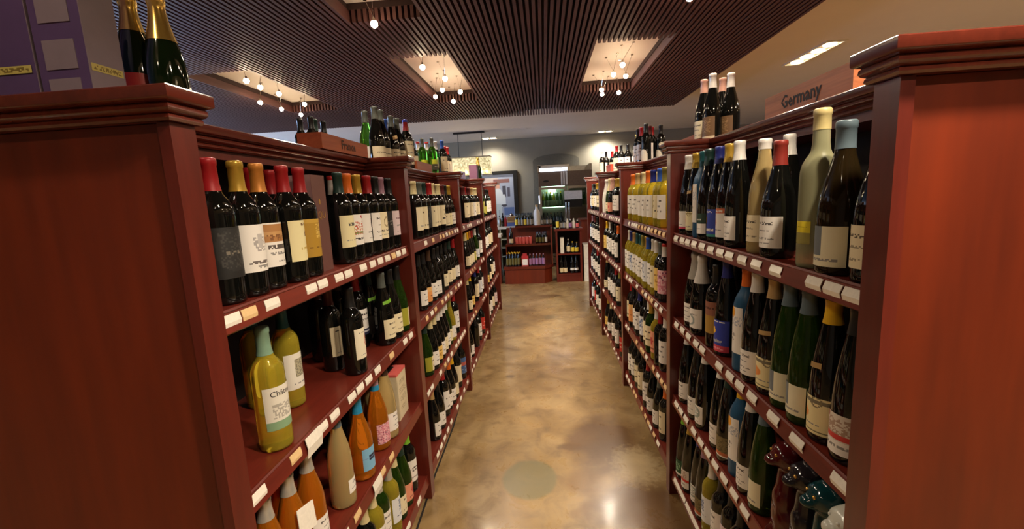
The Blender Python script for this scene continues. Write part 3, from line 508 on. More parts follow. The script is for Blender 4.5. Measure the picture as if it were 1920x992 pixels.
('R',1,3,'F','hock','dk','white','white',0.608,1.892,0.06),('R',1,3,'B','hock','dk','black','creamneck',0.694,1.92,0.23),
('R',1,4,'F','bdx','dk','black','white',0.607,1.236,-0.17),('R',1,4,'F','bdx','dk','black','',0.601,1.325,0.24),
('R',1,4,'F','bdx','dk','black','pinkish',0.612,1.419,0.21),('R',1,4,'F','bdx','dk','black','white',0.607,1.496,-0.09),
('R',1,4,'F','bdx','yl','white','bluewhite',0.601,1.573,-0.12),('R',1,4,'F','hock','dk','mauve','brownpic',0.603,1.651,0.21),
('R',1,4,'F','hock','dk','navy','roundpic',0.611,1.73,0.14),('R',1,4,'F','hock','dk','gold','redfoot',0.602,1.824,-0.13),
('R',1,4,'F','hock','dk','lime','greenlab',0.604,1.911,0.22),('R',2,1,'F','bdx','yl','orange','orangeleaf',0.602,2.062,0.15),
('R',2,1,'F','bdx','yl','olive','white',0.608,2.266,0.02),('R',2,1,'F','bdx','yl','blue','creamcrest',0.612,2.373,-0.12),
('R',2,1,'F','bdx','yl','navy','white',0.606,2.496,-0.17),('R',2,1,'F','bdx','yl','orange','white',0.601,2.587,-0.23),
('R',2,1,'F','bdx','yl','cream','greenbit',0.604,2.708,-0.19),('R',2,1,'F','bdx','yl','tan','white',0.601,2.87,0.25),
('R',2,1,'F','bdx','yl','orange','white',0.603,3.028,0.2),('R',2,1,'B','bdx','yl','cream','',0.698,2.763,0.12),('R',2,1,'B','bdx','yl','cream','',0.698,3.055,0.23),
('R',2,1,'B','bdx','yl','blue','',0.701,3.142,0.11),('R',2,2,'F','bdx','dk','redwhite','pinkpat',0.607,2.259,0.1),
('R',2,2,'F','bdx','dk','grey','yellowlab',0.609,2.336,0.03),('R',2,2,'F','bdx','yl','white','cream',0.606,2.413,-0.17),
('R',2,2,'F','bdx','yl','white','white',0.61,2.495,-0.01),('R',2,2,'F','bdx','yl','blue','bluewhite',0.601,2.581,-0.17),
('R',2,2,'F','bdx','yl','gold','white',0.61,2.66,-0.12),('R',2,2,'F','bdx','yl','olive','white',0.605,2.738,0.09),
('R',2,2,'F','bdx','yl','teal','white',0.61,2.815,-0.09),('R',2,2,'F','bdx','yl','teal','white',0.605,2.892,-0.04),
('R',2,2,'F','bdx','yl','tan','bluewhite',0.6,2.969,0.19),('R',2,2,'F','bdx','yl','navy','white',0.6,3.063,0.23),
('R',2,2,'F','bdx','yl','white','white',0.602,3.142,-0.17),('R',2,3,'F','bdx','dk','white','white',0.61,2.247,0.16),('R',2,3,'F','bdx','dk','red','',0.603,2.324,0.03),
('R',2,3,'F','bdx','yl','white','pinklab',0.606,2.408,0.11),('R',2,3,'F','bdx','gr','gold','limecream',0.602,2.524,0.16),
('R',2,3,'F','bdx','dk','white','cream',0.612,2.62,0.1),('R',2,3,'F','bdx','dk','black','bluewhite',0.611,2.719,0.22),
('R',2,3,'F','bdx','dk','navy','white',0.605,2.84,0.17),('R',2,3,'F','bdx','dk','black','white',0.61,2.922,0.04),
('R',2,3,'F','bdx','dk','black','orangeband',0.601,3.026,0.06),('R',2,3,'F','bdx','dk','red','cream',0.611,3.138,-0.1),
('R',2,4,'F','bdx','dk','black','purplewhite',0.608,2.078,0.2),('R',2,4,'F','bdx','dk','orange','cream',0.607,2.235,-0.23),
('R',2,4,'F','bur','dk','grey','white',0.608,2.364,-0.12),('R',2,4,'F','bur','dk','black','white',0.61,2.521,0.08),('R',2,4,'F','bdx','dk','red','white',0.604,2.613,0.2),
('R',2,4,'F','bdx','dk','black','cream',0.608,2.773,-0.08),('R',2,4,'F','bdx','dk','black','limecream',0.61,2.885,0.2),
('R',2,4,'F','bdx','dk','black','white',0.611,3.006,0.19),('R',2,4,'F','bdx','dk','black','white',0.608,3.099,0.1),
('R',3,1,'F','bdx','dk','gold','white',0.607,3.628,0.01),('R',3,1,'F','bdx','dk','gold','white',0.612,3.746,-0.07),
('R',3,1,'F','chp','dk','pinkfoil','pinklab',0.601,3.899,0.11),('R',3,1,'F','chp','gr','cream','cream',0.606,4.068,0.02),
('R',3,1,'F','chp','wh','white','',0.607,4.29,-0.13),('R',3,2,'F','bdx','dk','orange','white',0.602,3.622,-0.21),('R',3,2,'F','bdx','dk','black','white',0.609,3.81,0.2),
('R',3,2,'F','bdx','dk','black','white',0.608,3.986,-0.19),('R',3,2,'F','bdx','dk','white','white',0.612,4.133,0.16),
('R',3,2,'F','bdx','dk','yellow','yellowlab',0.606,4.284,-0.25),('R',3,3,'F','bdx','dk','olive','cream',0.61,3.628,0.06),
('R',3,3,'F','bdx','dk','red','white',0.607,3.8,-0.24),('R',3,3,'F','bdx','dk','black','white',0.609,3.934,-0.23),
('R',3,3,'F','bdx','dk','black','white',0.606,4.058,-0.18),('R',3,3,'F','hock','dk','tan','cream',0.604,4.292,0.2),
('R',3,4,'F','bdx','dk','black','redlab',0.609,3.474,0.16),('R',3,4,'F','bdx','dk','black','white',0.604,3.684,-0.06),
('R',3,4,'F','bdx','dk','black','white',0.607,3.882,-0.23),('R',3,4,'F','bur','dk','cream','white',0.605,4.103,0.24),
('R',3,4,'F','bur','dk','gold','yellowlab',0.609,4.312,0.18),('R',4,1,'F','bdx','dk','black','cream',0.604,4.603,0.1),
('R',4,1,'F','bdx','dk','dkgreen','limecream',0.609,4.824,0.1),('R',4,1,'F','bdx','dk','gold','white',0.605,5.045,-0.16),
('R',4,1,'F','bdx','dk','black','cream',0.6,5.266,0.19),('R',4,1,'F','bdx','dk','grey','white',0.611,5.487,-0.11),
('R',4,2,'F','bdx','dk','maroon','white',0.609,4.603,-0.05),('R',4,2,'F','bdx','dk','maroon','white',0.608,4.824,0.17),
('R',4,2,'F','bdx','dk','black','white',0.604,5.045,0.06),('R',4,2,'F','bdx','dk','maroon','white',0.603,5.266,0.01),
('R',4,2,'F','bdx','dk','mauve','white',0.6,5.487,-0.12),('R',4,3,'F','bdx','dk','maroon','white',0.603,4.603,0.21),
('R',4,3,'F','bdx','dk','black','white',0.602,4.824,0.13),('R',4,3,'F','bdx','dk','red','white',0.601,5.045,0.24),
('R',4,3,'F','bdx','dk','black','white',0.602,5.266,-0.2),('R',4,3,'F','bdx','dk','black','white',0.603,5.487,0.22),
('R',4,4,'F','bdx','dk','black','cream',0.608,4.603,0.2),('R',4,4,'F','bdx','dk','navy','white',0.606,4.824,-0.19),
('R',4,4,'F','bdx','dk','black','white',0.604,5.045,-0.02),('R',4,4,'F','bdx','dk','red','redlab',0.612,5.266,-0.17),
('R',4,4,'F','bdx','dk','black','white',0.603,5.487,0.17),
]
TOP_BOTTLES=[
('L','behind the France sign','bdx','dk','black','white',-1.364,2.49),('L','behind the France sign','bdx','dk','black','white',-1.28,2.453),
('L','behind the France sign','bdx','dk','dkgreen','white',-1.297,2.528),('L','behind the France sign','bdx','dk','black','white',-1.284,2.604),
('L','beyond the France sign','bur','gr','grey','white',-0.944,2.394),('L','beyond the France sign','bur','dk','grey','creamlow',-0.858,2.309),
('L','beyond the France sign','bur','dk','grey','creamlow',-0.858,2.394),('L','beyond the France sign','bdx','dk','blue','orangeband',-0.935,2.671),
('L','beyond the France sign','bur','dk','grey','creamneck',-0.864,2.571),('L','beyond the France sign','bur','dk','grey','cream',-0.857,2.654),
('L','beyond the France sign','bdx','dk','redblue','tallcream',-0.828,2.729),('L','beyond the France sign','bdx','dk','cream','tallcream',-0.893,2.965),
('L','by the plain wooden box','bdx','dk','grey','tallcream',-1.042,3.591),('L','by the plain wooden box','bdx','gr','redwhite','limeband',-1.039,3.733),
('L','by the plain wooden box','bdx','gr','grey','limeband',-0.954,3.55),('L','by the plain wooden box','bdx','gr','redwhite','limeband',-0.977,3.779),
('L','by the plain wooden box','bdx','gr','grey','limeband',-0.88,3.569),('L','by the plain wooden box','bdx','dk','white','cream',-0.9,3.779),
('L','by the plain wooden box','bdx','dk','blue','cream',-0.834,3.739),('L','by the plain wooden box','bdx','dk','red','cream',-0.9,4.128),
('L','by the plain wooden box','bdx','dk','red','cream',-0.894,4.221),('R','beyond the Germany sign','bur','dk','pinkfoil','cream',0.777,2.228),
('R','beyond the Germany sign','bur','dk','white','brownfoot',0.779,2.126),('R','beyond the Germany sign','bur','dk','pinkfoil','cream',0.859,2.22),
('R','beyond the Germany sign','bur','dk','white','brownfoot',0.862,2.137),('R','in the group over the second bay','bdx','dk','black','white',0.8,3.799),
('R','in the group over the second bay','bdx','dk','gold','tallcream',0.869,4.18),('R','in the group over the second bay','bdx','dk','red','white',0.809,3.717),
('R','in the group over the second bay','bdx','dk','black','oval',0.804,3.531),('R','in the group over the second bay','bdx','dk','maroon','white',0.86,3.656),
('R','in the group over the second bay','bdx','dk','red','white',0.897,3.726),('R','in the group over the second bay','bdx','dk','black','oval',0.941,3.637),
('R','in the group over the second bay','bdx','dk','black','white',0.927,4.92),('R','in the group over the second bay','bdx','dk','maroon','white',0.998,4.89),
('R','in the group over the third bay','bdx','dk','red','tallcream',0.825,5.028),('R','in the group over the third bay','bdx','dk','black','white',0.862,4.96),
('R','in the group over the third bay','bdx','dk','white','cream',0.948,5.637),('R','in the group over the third bay','bdx','dk','red','cream',0.871,5.637),
('R','in the group over the third bay','bdx','dk','white','cream',0.74,5.582),('R','in the group over the third bay','bdx','dk','black','white',0.794,5.637),
]
TAGS=[
('L',1,1,0.789,'w'),('L',1,1,0.843,'c'),('L',1,1,0.921,'w'),('L',1,1,1.09,'w'),('L',1,1,1.15,'w'),('L',1,1,1.248,'w'),('L',1,1,1.312,'w'),('L',1,1,1.426,'w'),
('L',1,1,1.51,'w'),('L',1,1,1.583,'w'),('L',1,1,1.66,'w'),('L',1,1,1.731,'c'),('L',1,1,1.791,'w'),('L',1,1,1.864,'w'),('L',1,2,0.789,'w'),('L',1,2,0.931,'c'),
('L',1,2,1.007,'b'),('L',1,2,1.061,'w'),('L',1,2,1.131,'w'),('L',1,2,1.244,'w'),('L',1,2,1.306,'w'),('L',1,2,1.377,'w'),('L',1,2,1.458,'w'),('L',1,2,1.606,'c'),
('L',1,2,1.777,'w'),('L',1,2,1.858,'w'),('L',1,3,1.108,'w'),('L',1,3,1.195,'c'),('L',1,3,1.351,'b'),('L',1,3,1.414,'c'),('L',1,3,1.505,'c'),('L',1,4,1.453,'w'),
('L',1,4,1.607,'w'),('L',1,4,1.768,'w'),('L',2,1,2.224,'w'),('L',2,1,2.38,'c'),('L',2,1,2.558,'c'),('L',2,1,2.635,'c'),('L',2,1,2.726,'w'),('L',2,1,2.803,'c'),
('L',2,1,2.899,'c'),('L',2,1,2.993,'w'),('L',2,1,3.079,'w'),('L',2,2,2.138,'c'),('L',2,2,2.238,'w'),('L',2,2,2.318,'c'),('L',2,2,2.486,'c'),('L',2,2,2.573,'w'),
('L',2,2,2.647,'c'),('L',2,2,2.728,'w'),('L',2,2,2.887,'c'),('L',2,2,2.988,'w'),('L',2,2,3.075,'w'),('L',2,3,2.059,'w'),('L',2,3,2.125,'w'),('L',2,3,2.318,'w'),
('L',2,3,2.435,'c'),('L',2,3,2.519,'w'),('L',2,3,2.614,'w'),('L',2,3,2.767,'w'),('L',2,3,2.847,'w'),('L',2,3,2.932,'w'),('L',2,3,3.003,'w'),('L',2,3,3.078,'w'),
('L',2,4,2.131,'w'),('L',2,4,2.207,'w'),('L',2,4,2.293,'w'),('L',2,4,2.382,'w'),('L',2,4,2.475,'w'),('L',2,4,2.671,'w'),('L',2,4,2.794,'w'),('L',2,4,2.918,'w'),
('L',2,4,3.059,'w'),('L',3,1,3.329,'w'),('L',3,1,3.504,'w'),('L',3,1,3.582,'w'),('L',3,1,3.664,'w'),('L',3,1,4.031,'w'),('L',3,1,4.135,'w'),('L',3,1,4.311,'w'),
('L',3,2,3.5,'c'),('L',3,2,3.617,'c'),('L',3,2,3.723,'c'),('L',3,2,4.148,'w'),('L',3,2,4.288,'w'),('L',3,3,3.309,'w'),('L',3,3,3.404,'w'),('L',3,3,3.504,'w'),
('L',3,3,3.638,'c'),('L',3,3,4.073,'w'),('L',3,3,4.167,'w'),('L',3,3,4.289,'w'),('L',3,4,3.272,'w'),('L',3,4,3.371,'w'),('L',3,4,3.503,'w'),('L',3,4,4.033,'w'),
('L',3,4,4.128,'w'),('L',3,4,4.258,'w'),('L',4,1,4.6,'w'),('L',4,1,4.75,'w'),('L',4,1,4.9,'w'),('L',4,1,5.05,'w'),('L',4,1,5.2,'w'),('L',4,1,5.35,'w'),('L',4,1,5.5,'w'),
('L',4,2,4.6,'w'),('L',4,2,4.75,'w'),('L',4,2,4.9,'w'),('L',4,2,5.05,'w'),('L',4,2,5.2,'w'),('L',4,2,5.35,'w'),('L',4,2,5.5,'w'),('L',4,3,4.6,'w'),('L',4,3,4.75,'w'),
('L',4,3,4.9,'w'),('L',4,3,5.05,'w'),('L',4,3,5.2,'w'),('L',4,3,5.35,'w'),('L',4,3,5.5,'w'),('L',4,4,4.6,'w'),('L',4,4,4.75,'w'),('L',4,4,4.9,'w'),('L',4,4,5.05,'w'),
('L',4,4,5.2,'w'),('L',4,4,5.35,'w'),('L',4,4,5.5,'w'),('R',1,1,0.827,'w'),('R',1,1,0.885,'w'),('R',1,1,0.945,'w'),('R',1,1,1.099,'w'),('R',1,1,1.198,'w'),
('R',1,1,1.282,'w'),('R',1,1,1.37,'w'),('R',1,1,1.441,'w'),('R',1,1,1.522,'w'),('R',1,1,1.604,'w'),('R',1,1,1.686,'w'),('R',1,1,1.761,'w'),('R',1,1,1.829,'w'),
('R',1,1,1.914,'w'),('R',1,2,0.827,'w'),('R',1,2,0.977,'w'),('R',1,2,1.082,'w'),('R',1,2,1.197,'w'),('R',1,2,1.275,'w'),('R',1,2,1.345,'w'),('R',1,2,1.429,'w'),
('R',1,2,1.586,'w'),('R',1,2,1.652,'w'),('R',1,2,1.741,'w'),('R',1,2,1.819,'w'),('R',1,2,1.901,'w'),('R',1,3,1.218,'w'),('R',1,3,1.292,'w'),('R',1,3,1.37,'w'),
('R',1,3,1.446,'w'),('R',1,3,1.518,'w'),('R',1,3,1.588,'w'),('R',1,3,1.667,'w'),('R',1,3,1.761,'w'),('R',1,3,1.83,'w'),('R',1,3,1.893,'w'),('R',1,4,1.566,'w'),
('R',1,4,1.62,'w'),('R',1,4,1.674,'w'),('R',1,4,1.728,'w'),('R',1,4,1.788,'w'),('R',1,4,1.842,'w'),('R',1,4,1.896,'w'),('R',2,1,2.107,'c'),('R',2,1,2.183,'c'),
('R',2,1,2.26,'c'),('R',2,1,2.337,'c'),('R',2,1,2.406,'w'),('R',2,1,2.488,'c'),('R',2,1,2.567,'c'),('R',2,1,2.651,'c'),('R',2,1,2.721,'w'),('R',2,1,2.783,'w'),
('R',2,1,2.848,'w'),('R',2,1,2.952,'w'),('R',2,2,2.16,'w'),('R',2,2,2.252,'w'),('R',2,2,2.343,'c'),('R',2,2,2.404,'c'),('R',2,2,2.489,'w'),('R',2,2,2.562,'c'),
('R',2,2,2.721,'w'),('R',2,2,2.892,'w'),('R',2,2,2.959,'w'),('R',2,2,3.057,'w'),('R',2,3,2.077,'c'),('R',2,3,2.143,'c'),('R',2,3,2.217,'w'),('R',2,3,2.314,'c'),
('R',2,3,2.477,'w'),('R',2,3,2.561,'c'),('R',2,3,2.615,'c'),('R',2,3,2.745,'c'),('R',2,3,3.026,'w'),('R',2,3,3.104,'w'),('R',2,4,2.218,'w'),('R',2,4,2.302,'c'),
('R',2,4,2.382,'w'),('R',2,4,2.436,'c'),('R',2,4,2.512,'c'),('R',2,4,2.609,'c'),('R',2,4,2.777,'c'),('R',2,4,2.843,'c'),('R',2,4,2.937,'w'),('R',2,4,3.022,'w'),
('R',2,4,3.1,'w'),('R',3,1,3.339,'w'),('R',3,1,3.441,'w'),('R',3,1,3.534,'w'),('R',3,1,3.632,'w'),('R',3,1,3.717,'w'),('R',3,1,3.807,'w'),('R',3,1,4.084,'w'),
('R',3,1,4.262,'w'),('R',3,1,4.374,'w'),('R',3,2,3.356,'w'),('R',3,2,3.485,'w'),('R',3,2,3.578,'w'),('R',3,2,3.676,'w'),('R',3,2,3.78,'w'),('R',3,2,3.889,'w'),
('R',3,2,4.102,'w'),('R',3,2,4.205,'w'),('R',3,2,4.34,'w'),('R',3,3,3.364,'w'),('R',3,3,3.625,'w'),('R',3,3,3.741,'w'),('R',3,3,4.284,'w'),('R',3,3,4.34,'w'),
('R',3,4,3.471,'w'),('R',3,4,3.578,'w'),('R',3,4,3.692,'w'),('R',3,4,3.876,'c'),('R',3,4,4.065,'w'),('R',3,4,4.188,'w'),('R',3,4,4.287,'w'),('R',4,1,4.65,'w'),
('R',4,1,4.8,'w'),('R',4,1,4.95,'w'),('R',4,1,5.1,'w'),('R',4,1,5.25,'w'),('R',4,1,5.4,'w'),('R',4,1,5.55,'w'),('R',4,2,4.65,'w'),('R',4,2,4.8,'w'),('R',4,2,4.95,'w'),
('R',4,2,5.1,'w'),('R',4,2,5.25,'w'),('R',4,2,5.4,'w'),('R',4,2,5.55,'w'),('R',4,3,4.65,'w'),('R',4,3,4.8,'w'),('R',4,3,4.95,'w'),('R',4,3,5.1,'w'),('R',4,3,5.25,'w'),
('R',4,3,5.4,'w'),('R',4,3,5.55,'w'),('R',4,4,4.65,'w'),('R',4,4,4.8,'w'),('R',4,4,4.95,'w'),('R',4,4,5.1,'w'),('R',4,4,5.25,'w'),('R',4,4,5.4,'w'),('R',4,4,5.55,'w'),
]


# ------------------------------------------------------------------ room shell
Z_SLAT, Z_CEIL = 2.60, 2.715
X0, X1, Y0, Y1 = -7.5, 5.5, -3.6, 9.8
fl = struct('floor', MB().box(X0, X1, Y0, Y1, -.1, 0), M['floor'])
jm = MB(); jp = [(-.61, 1.2), (-.630, 1.83), (-.640, 2.09), (-.643, 2.61), (-.73, 4.32), (-.857, 6.8), (-.93, 7.9)]
for (a, b_), (c, d) in zip(jp, jp[1:]): jm.quadbox([(a - .005, b_, .0002), (a + .005, b_, .0002), (c + .005, d, .0002), (c - .005, d, .0002), (a - .005, b_, .0012), (a + .005, b_, .0012), (c + .005, d, .0012), (c - .005, d, .0012)])
link('floor_joint', jm.mesh('floor_joint', M['ink']), fl)
struct('ceiling', MB().box(X0, X1, Y0, Y1, Z_CEIL, Z_CEIL + .1), M['ceiling'])
struct('wall_back', MB().box(X0 - .1, X1 + .1, Y1, Y1 + .12, 0, Z_CEIL), M['wall'])
struct('wall_front', MB().box(X0 - .1, X1 + .1, Y0 - .12, Y0, 0, Z_CEIL), M['wall_warm'])
struct('wall_right', MB().box(X1, X1 + .12, Y0, Y1, 0, Z_CEIL), M['wall'])
wl = MB()
for a, b_, c, d in ((Y0, 3.0, 0, Z_CEIL), (8.6, Y1, 0, Z_CEIL), (3.0, 8.6, 0, .7), (3.0, 8.6, 2.5, Z_CEIL)): wl.box(X0 - .12, X0, a, b_, c, d)
struct('wall_left', wl, M['wall_warm'])
wf = MB()
for y in (3.0, 4.38, 5.77, 7.15, 8.55): wf.box(X0 - .1, X0 + .02, y, y + .06, .7, 2.5)
for z in (.7, 2.44): wf.box(X0 - .1, X0 + .02, 3.0, 8.6, z, z + .06)
w1 = struct('window_1', wf, M['black'])
for i in range(4): link('pane', MB().box(X0 - .07, X0 - .06, 3.06 + 1.385 * i, 4.38 + 1.385 * i, .76, 2.44).mesh('pane', M['daypane']), w1)
# baseboards
struct('baseboard_back', MB().box(X0, X1, Y1 - .02, Y1, 0, .1), M['case'])
# arched alcove surround on the back wall, behind the cooler
arch = []
for i in range(13):
    a = PI * i / 12; arch.append((.30 - .50 * math.cos(a), 2.20 + .14 * math.sin(a)))
outer = [(-.20, 0)] + arch + [(.80, 0)]
struct('trim_1', MB().prism_y(outer, 9.74, 9.8), M['arch'])

# ------------------------------------------------------------------ slatted ceiling panel
pan = thing('slatted_ceiling_panel', 'dark walnut slatted ceiling panel with lit rectangular openings', 'ceiling panel', (-1.3, 2.3, Z_SLAT))
PX0, PX1, PY0, PY1 = -4.48, 1.90, -1.9, 6.50
HOLES = [(-2.96, -2.40, 3.66, 5.28)] + [(a, b_, c, d) for a, b_ in ((-1.19, -.70), (.47, 1.03)) for c, d in ((-1.05, .55), (1.30, 2.90), (3.66, 5.28))]
PITCH = .038; n = int((PX1 - PX0) / PITCH)
def slat_mesh(ln):
    k = ('slat', round(ln, 3))
    if k not in _cache: _cache[k] = MB().box(-.0105, .0105, 0, ln, 0, .075).mesh('slat', M['slat'])
    return _cache[k]
for i in range(n):
    x = PX0 + (i + .5) * PITCH; cuts = sorted((c, d) for a, b_, c, d in HOLES if a < x < b_)
    y = PY0
    for c, d in cuts + [(PY1, None)]:
        link('slat', slat_mesh(c - y), pan, (x - pan.location.x, y - pan.location.y, 0)); y = d
bk = MB()   # dark board added over the slats as gap shade, open over each hole
xs = sorted({PX0, PX1, *[v for h in HOLES for v in h[:2]]}); ys = sorted({PY0, PY1, *[v for h in HOLES for v in h[2:]]})
for a, b_ in zip(xs, xs[1:]):
    for c, d in zip(ys, ys[1:]):
        mx_, my_ = (a + b_) / 2, (c + d) / 2
        if not any(h[0] < mx_ < h[1] and h[2] < my_ < h[3] for h in HOLES): bk.box(a, b_, c, d, Z_SLAT + .0755, Z_CEIL - .001)
ob('shade_board', bk, M['plenum'], pan)
for z0 in (0,):
    for yy in (-.6, .9, 3.2, 6.2):
        pass

# ------------------------------------------------------------------ halogen spots
def spot_lamp(x, y, i, z=2.545, power=1.0):
    t = thing('halogen_spot', SPOT_LABELS[i], 'ceiling lamp', (x, y, z), 'halogen spots in the ceiling openings')
    r = random.Random(i); dx, dy = r.uniform(-.05, .05), r.uniform(.03, .08)
    P = Vector((x, y, z)); top = Z_CEIL - .001
    ob('wire', MB().tube([P + Vector((0, 0, .03)), (x - .045 + dx, y + dy, top)], .0013, 5), M['chrome'], t)
    ob('wire', MB().tube([P + Vector((0, 0, .03)), (x + .045 + dx, y - dy, top)], .0013, 5), M['chrome'], t)
    for s in (-1, 1): ob('ceiling_clip', MB().lathe([(.012, -.006), (.012, 0)], 10, x + s * .045 + dx, y - s * dy, top), M['chrome'], t)
    ob('reflector', MB().lathe([(.006, .035), (.010, .022), (.018, .006), (.0215, -.002), (.0205, -.002), (.012, .012)], 14, x, y, z), M['chrome'], t, True)
    ob('bulb', MB().sphere((x, y, z - .004), .022, 12, 8), M['bulb'], t, True)
    ld = bpy.data.lights.new('halogen', 'SPOT'); ld.energy = SPOT_W * power; ld.color = (1, .85, .66); ld.spot_size = math.radians(150); ld.spot_blend = .7; ld.shadow_soft_size = .035
    lo = bpy.data.objects.new('halogen_light', ld); COL.objects.link(lo); lo.location = (0, 0, -.025); lo.parent = t
SPOTS = [(-2.84, 4.47), (-2.46, 3.72), (-2.485, 3.94), (-2.471, 4.20), (-2.83, 4.82), (-2.80, 5.16), (-2.482, 4.67),
         (-.943, 3.72), (-.84, 4.10), (-.956, 4.49), (-.80, 4.62), (-.953, 5.02), (-1.09, 4.75), (-.988, 2.80), (-.90, 1.75),
         (.73, 4.08), (.70, 4.38), (.83, 4.47), (.666, 4.96), (.70, 5.18), (.88, 5.16), (.888, 2.80), (.70, 1.8), (.85, 2.2),
         (-.95, .35), (-.85, -.5), (.62, .35), (.86, .30), (.75, -.5)]
def spot_label(i, x, y):
    hole = 'the opening over the far France-side shelving' if x < -2 else ('the %s opening above the France-side aisle edge' if x < 0 else 'the %s opening above the Germany-side aisle edge') % ('far' if y > 3.3 else 'middle' if y > 1 else 'rear')
    same = [k for k, (a, b_) in enumerate(SPOTS) if (a < -2) == (x < -2) and (a < 0) == (x < 0) and (3.3 < b_) == (3.3 < y) and (1 < b_) == (1 < y)]
    same.sort(key=lambda k: SPOTS[k][1])
    return 'glowing wire-hung halogen spot, %s along %s' % (ORD[same.index(i)], hole)
SPOT_LABELS = [spot_label(i, x, y) for i, (x, y) in enumerate(SPOTS)]
for i, (x, y) in enumerate(SPOTS): spot_lamp(x, y, i, power=(.25 if x < 0 else 2.1) if y < .6 else 1)
# recessed downlights: fixtures in the white ceiling
def downlight(x, y, nx, ny, label, power=1.0, warm=True):
    t = thing('downlight', label, 'ceiling lamp', (x, y, Z_CEIL), 'recessed downlights')
    w, d = .075 * nx, .09 * ny
    fr = MB()
    for a, b_, c, e in ((-w - .02, w + .02, -d - .02, -d), (-w - .02, w + .02, d, d + .02), (-w - .02, -w, -d, d), (w, w + .02, -d, d)): fr.box(x + a, x + b_, y + c, y + e, Z_CEIL - .012, Z_CEIL - .0005)
    ob('frame', fr, M['white'], t)
    for i in range(nx):
        for j in range(ny):
            cx, cy = x + (2 * i + 1 - nx) * .075, y + (2 * j + 1 - ny) * .09
            l = ob('lens', MB().lathe([(.045, -.016), (.055, -.009), (.055, -.001)], 16, cx, cy, Z_CEIL), M['downglow'], t, True)
    ld = bpy.data.lights.new('downlight', 'SPOT'); ld.energy = DOWN_W * power; ld.color = (1, .92, .80); ld.spot_size = math.radians(150); ld.spot_blend = .8; ld.shadow_soft_size = .08
    lo = bpy.data.objects.new('downlight_light', ld); COL.objects.link(lo); lo.location = (0, 0, -.04); lo.parent = t
downlight(2.72, 4.82, 1, 4, 'bright recessed four-lamp fixture in white ceiling over the Germany sign', 1.6)
downlight(-1.08, 9.45, 2, 1, 'small twin recessed downlight in front of grey rear wall', .8)
downlight(1.33, 9.5, 2, 1, 'small twin recessed downlight above olive end of rear wall', 1.2)
for _x, _y, _t in ((4.5, 3.0, 'beside the wall past the Germany-side shelving'), (3.2, 2.4, 'over the next aisle past the Germany sign'), (4.5, .8, 'in the rear corner past the Germany sign'), (-5.2, 1.0, 'over the aisle past the France sign'), (-5.4, 4.0, 'before the shop window')):
    downlight(_x, _y, 1, 4, 'added unseen four-lamp fixture ' + _t, 1.5)  # unseen downlights added to brighten the ceiling
downlight(2.72, .6, 1, 4, 'added unseen four-lamp fixture beside the shelf end panel', 1.0)  # out of view, added for more bounce onto the ceiling
vent = MB().box(-.53, -.25, 8.38, 8.52, Z_CEIL - .012, Z_CEIL - .0005)
vo = ob('ceiling_vent', vent, M['ceiling']); tag(vo, 'plain pale rectangular air vent in white ceiling', 'vent')

# ------------------------------------------------------------------ gondola shelving
YB = {'L': [.7028 + k * 1.2216 for k in range(5)], 'R': [.7405 + k * 1.2216 for k in range(5)]}
FACE = {'L': .607, 'R': .5485}; SG = {'L': -1, 'R': 1}
PW = .054; DEPTH = .80; ZT = 1.600; ZTOP = 1.654
CROWN = [(.003, .003), (.010, .003), (.0135, .007), (.0125, .012), (.0105, .014), (.017, .016), (.021, .021), (.020, .027), (.017, .030), (.024, .0315), (.0295, .0335), (.031, .036), (.031, .052), (.029, .054)]
def crown_rect(x0, x1, y0, y1, ex=(1, 1), ey=(1, 1)):
    x0, x1 = min(x0, x1), max(x0, x1)
    return MB().rings([[(x0 - p * ex[0], y0 - p * ey[0], ZT + z), (x1 + p * ex[1], y0 - p * ey[0], ZT + z), (x1 + p * ex[1], y1 + p * ey[1], ZT + z), (x0 - p * ex[0], y1 + p * ey[1], ZT + z)] for p, z in CROWN])
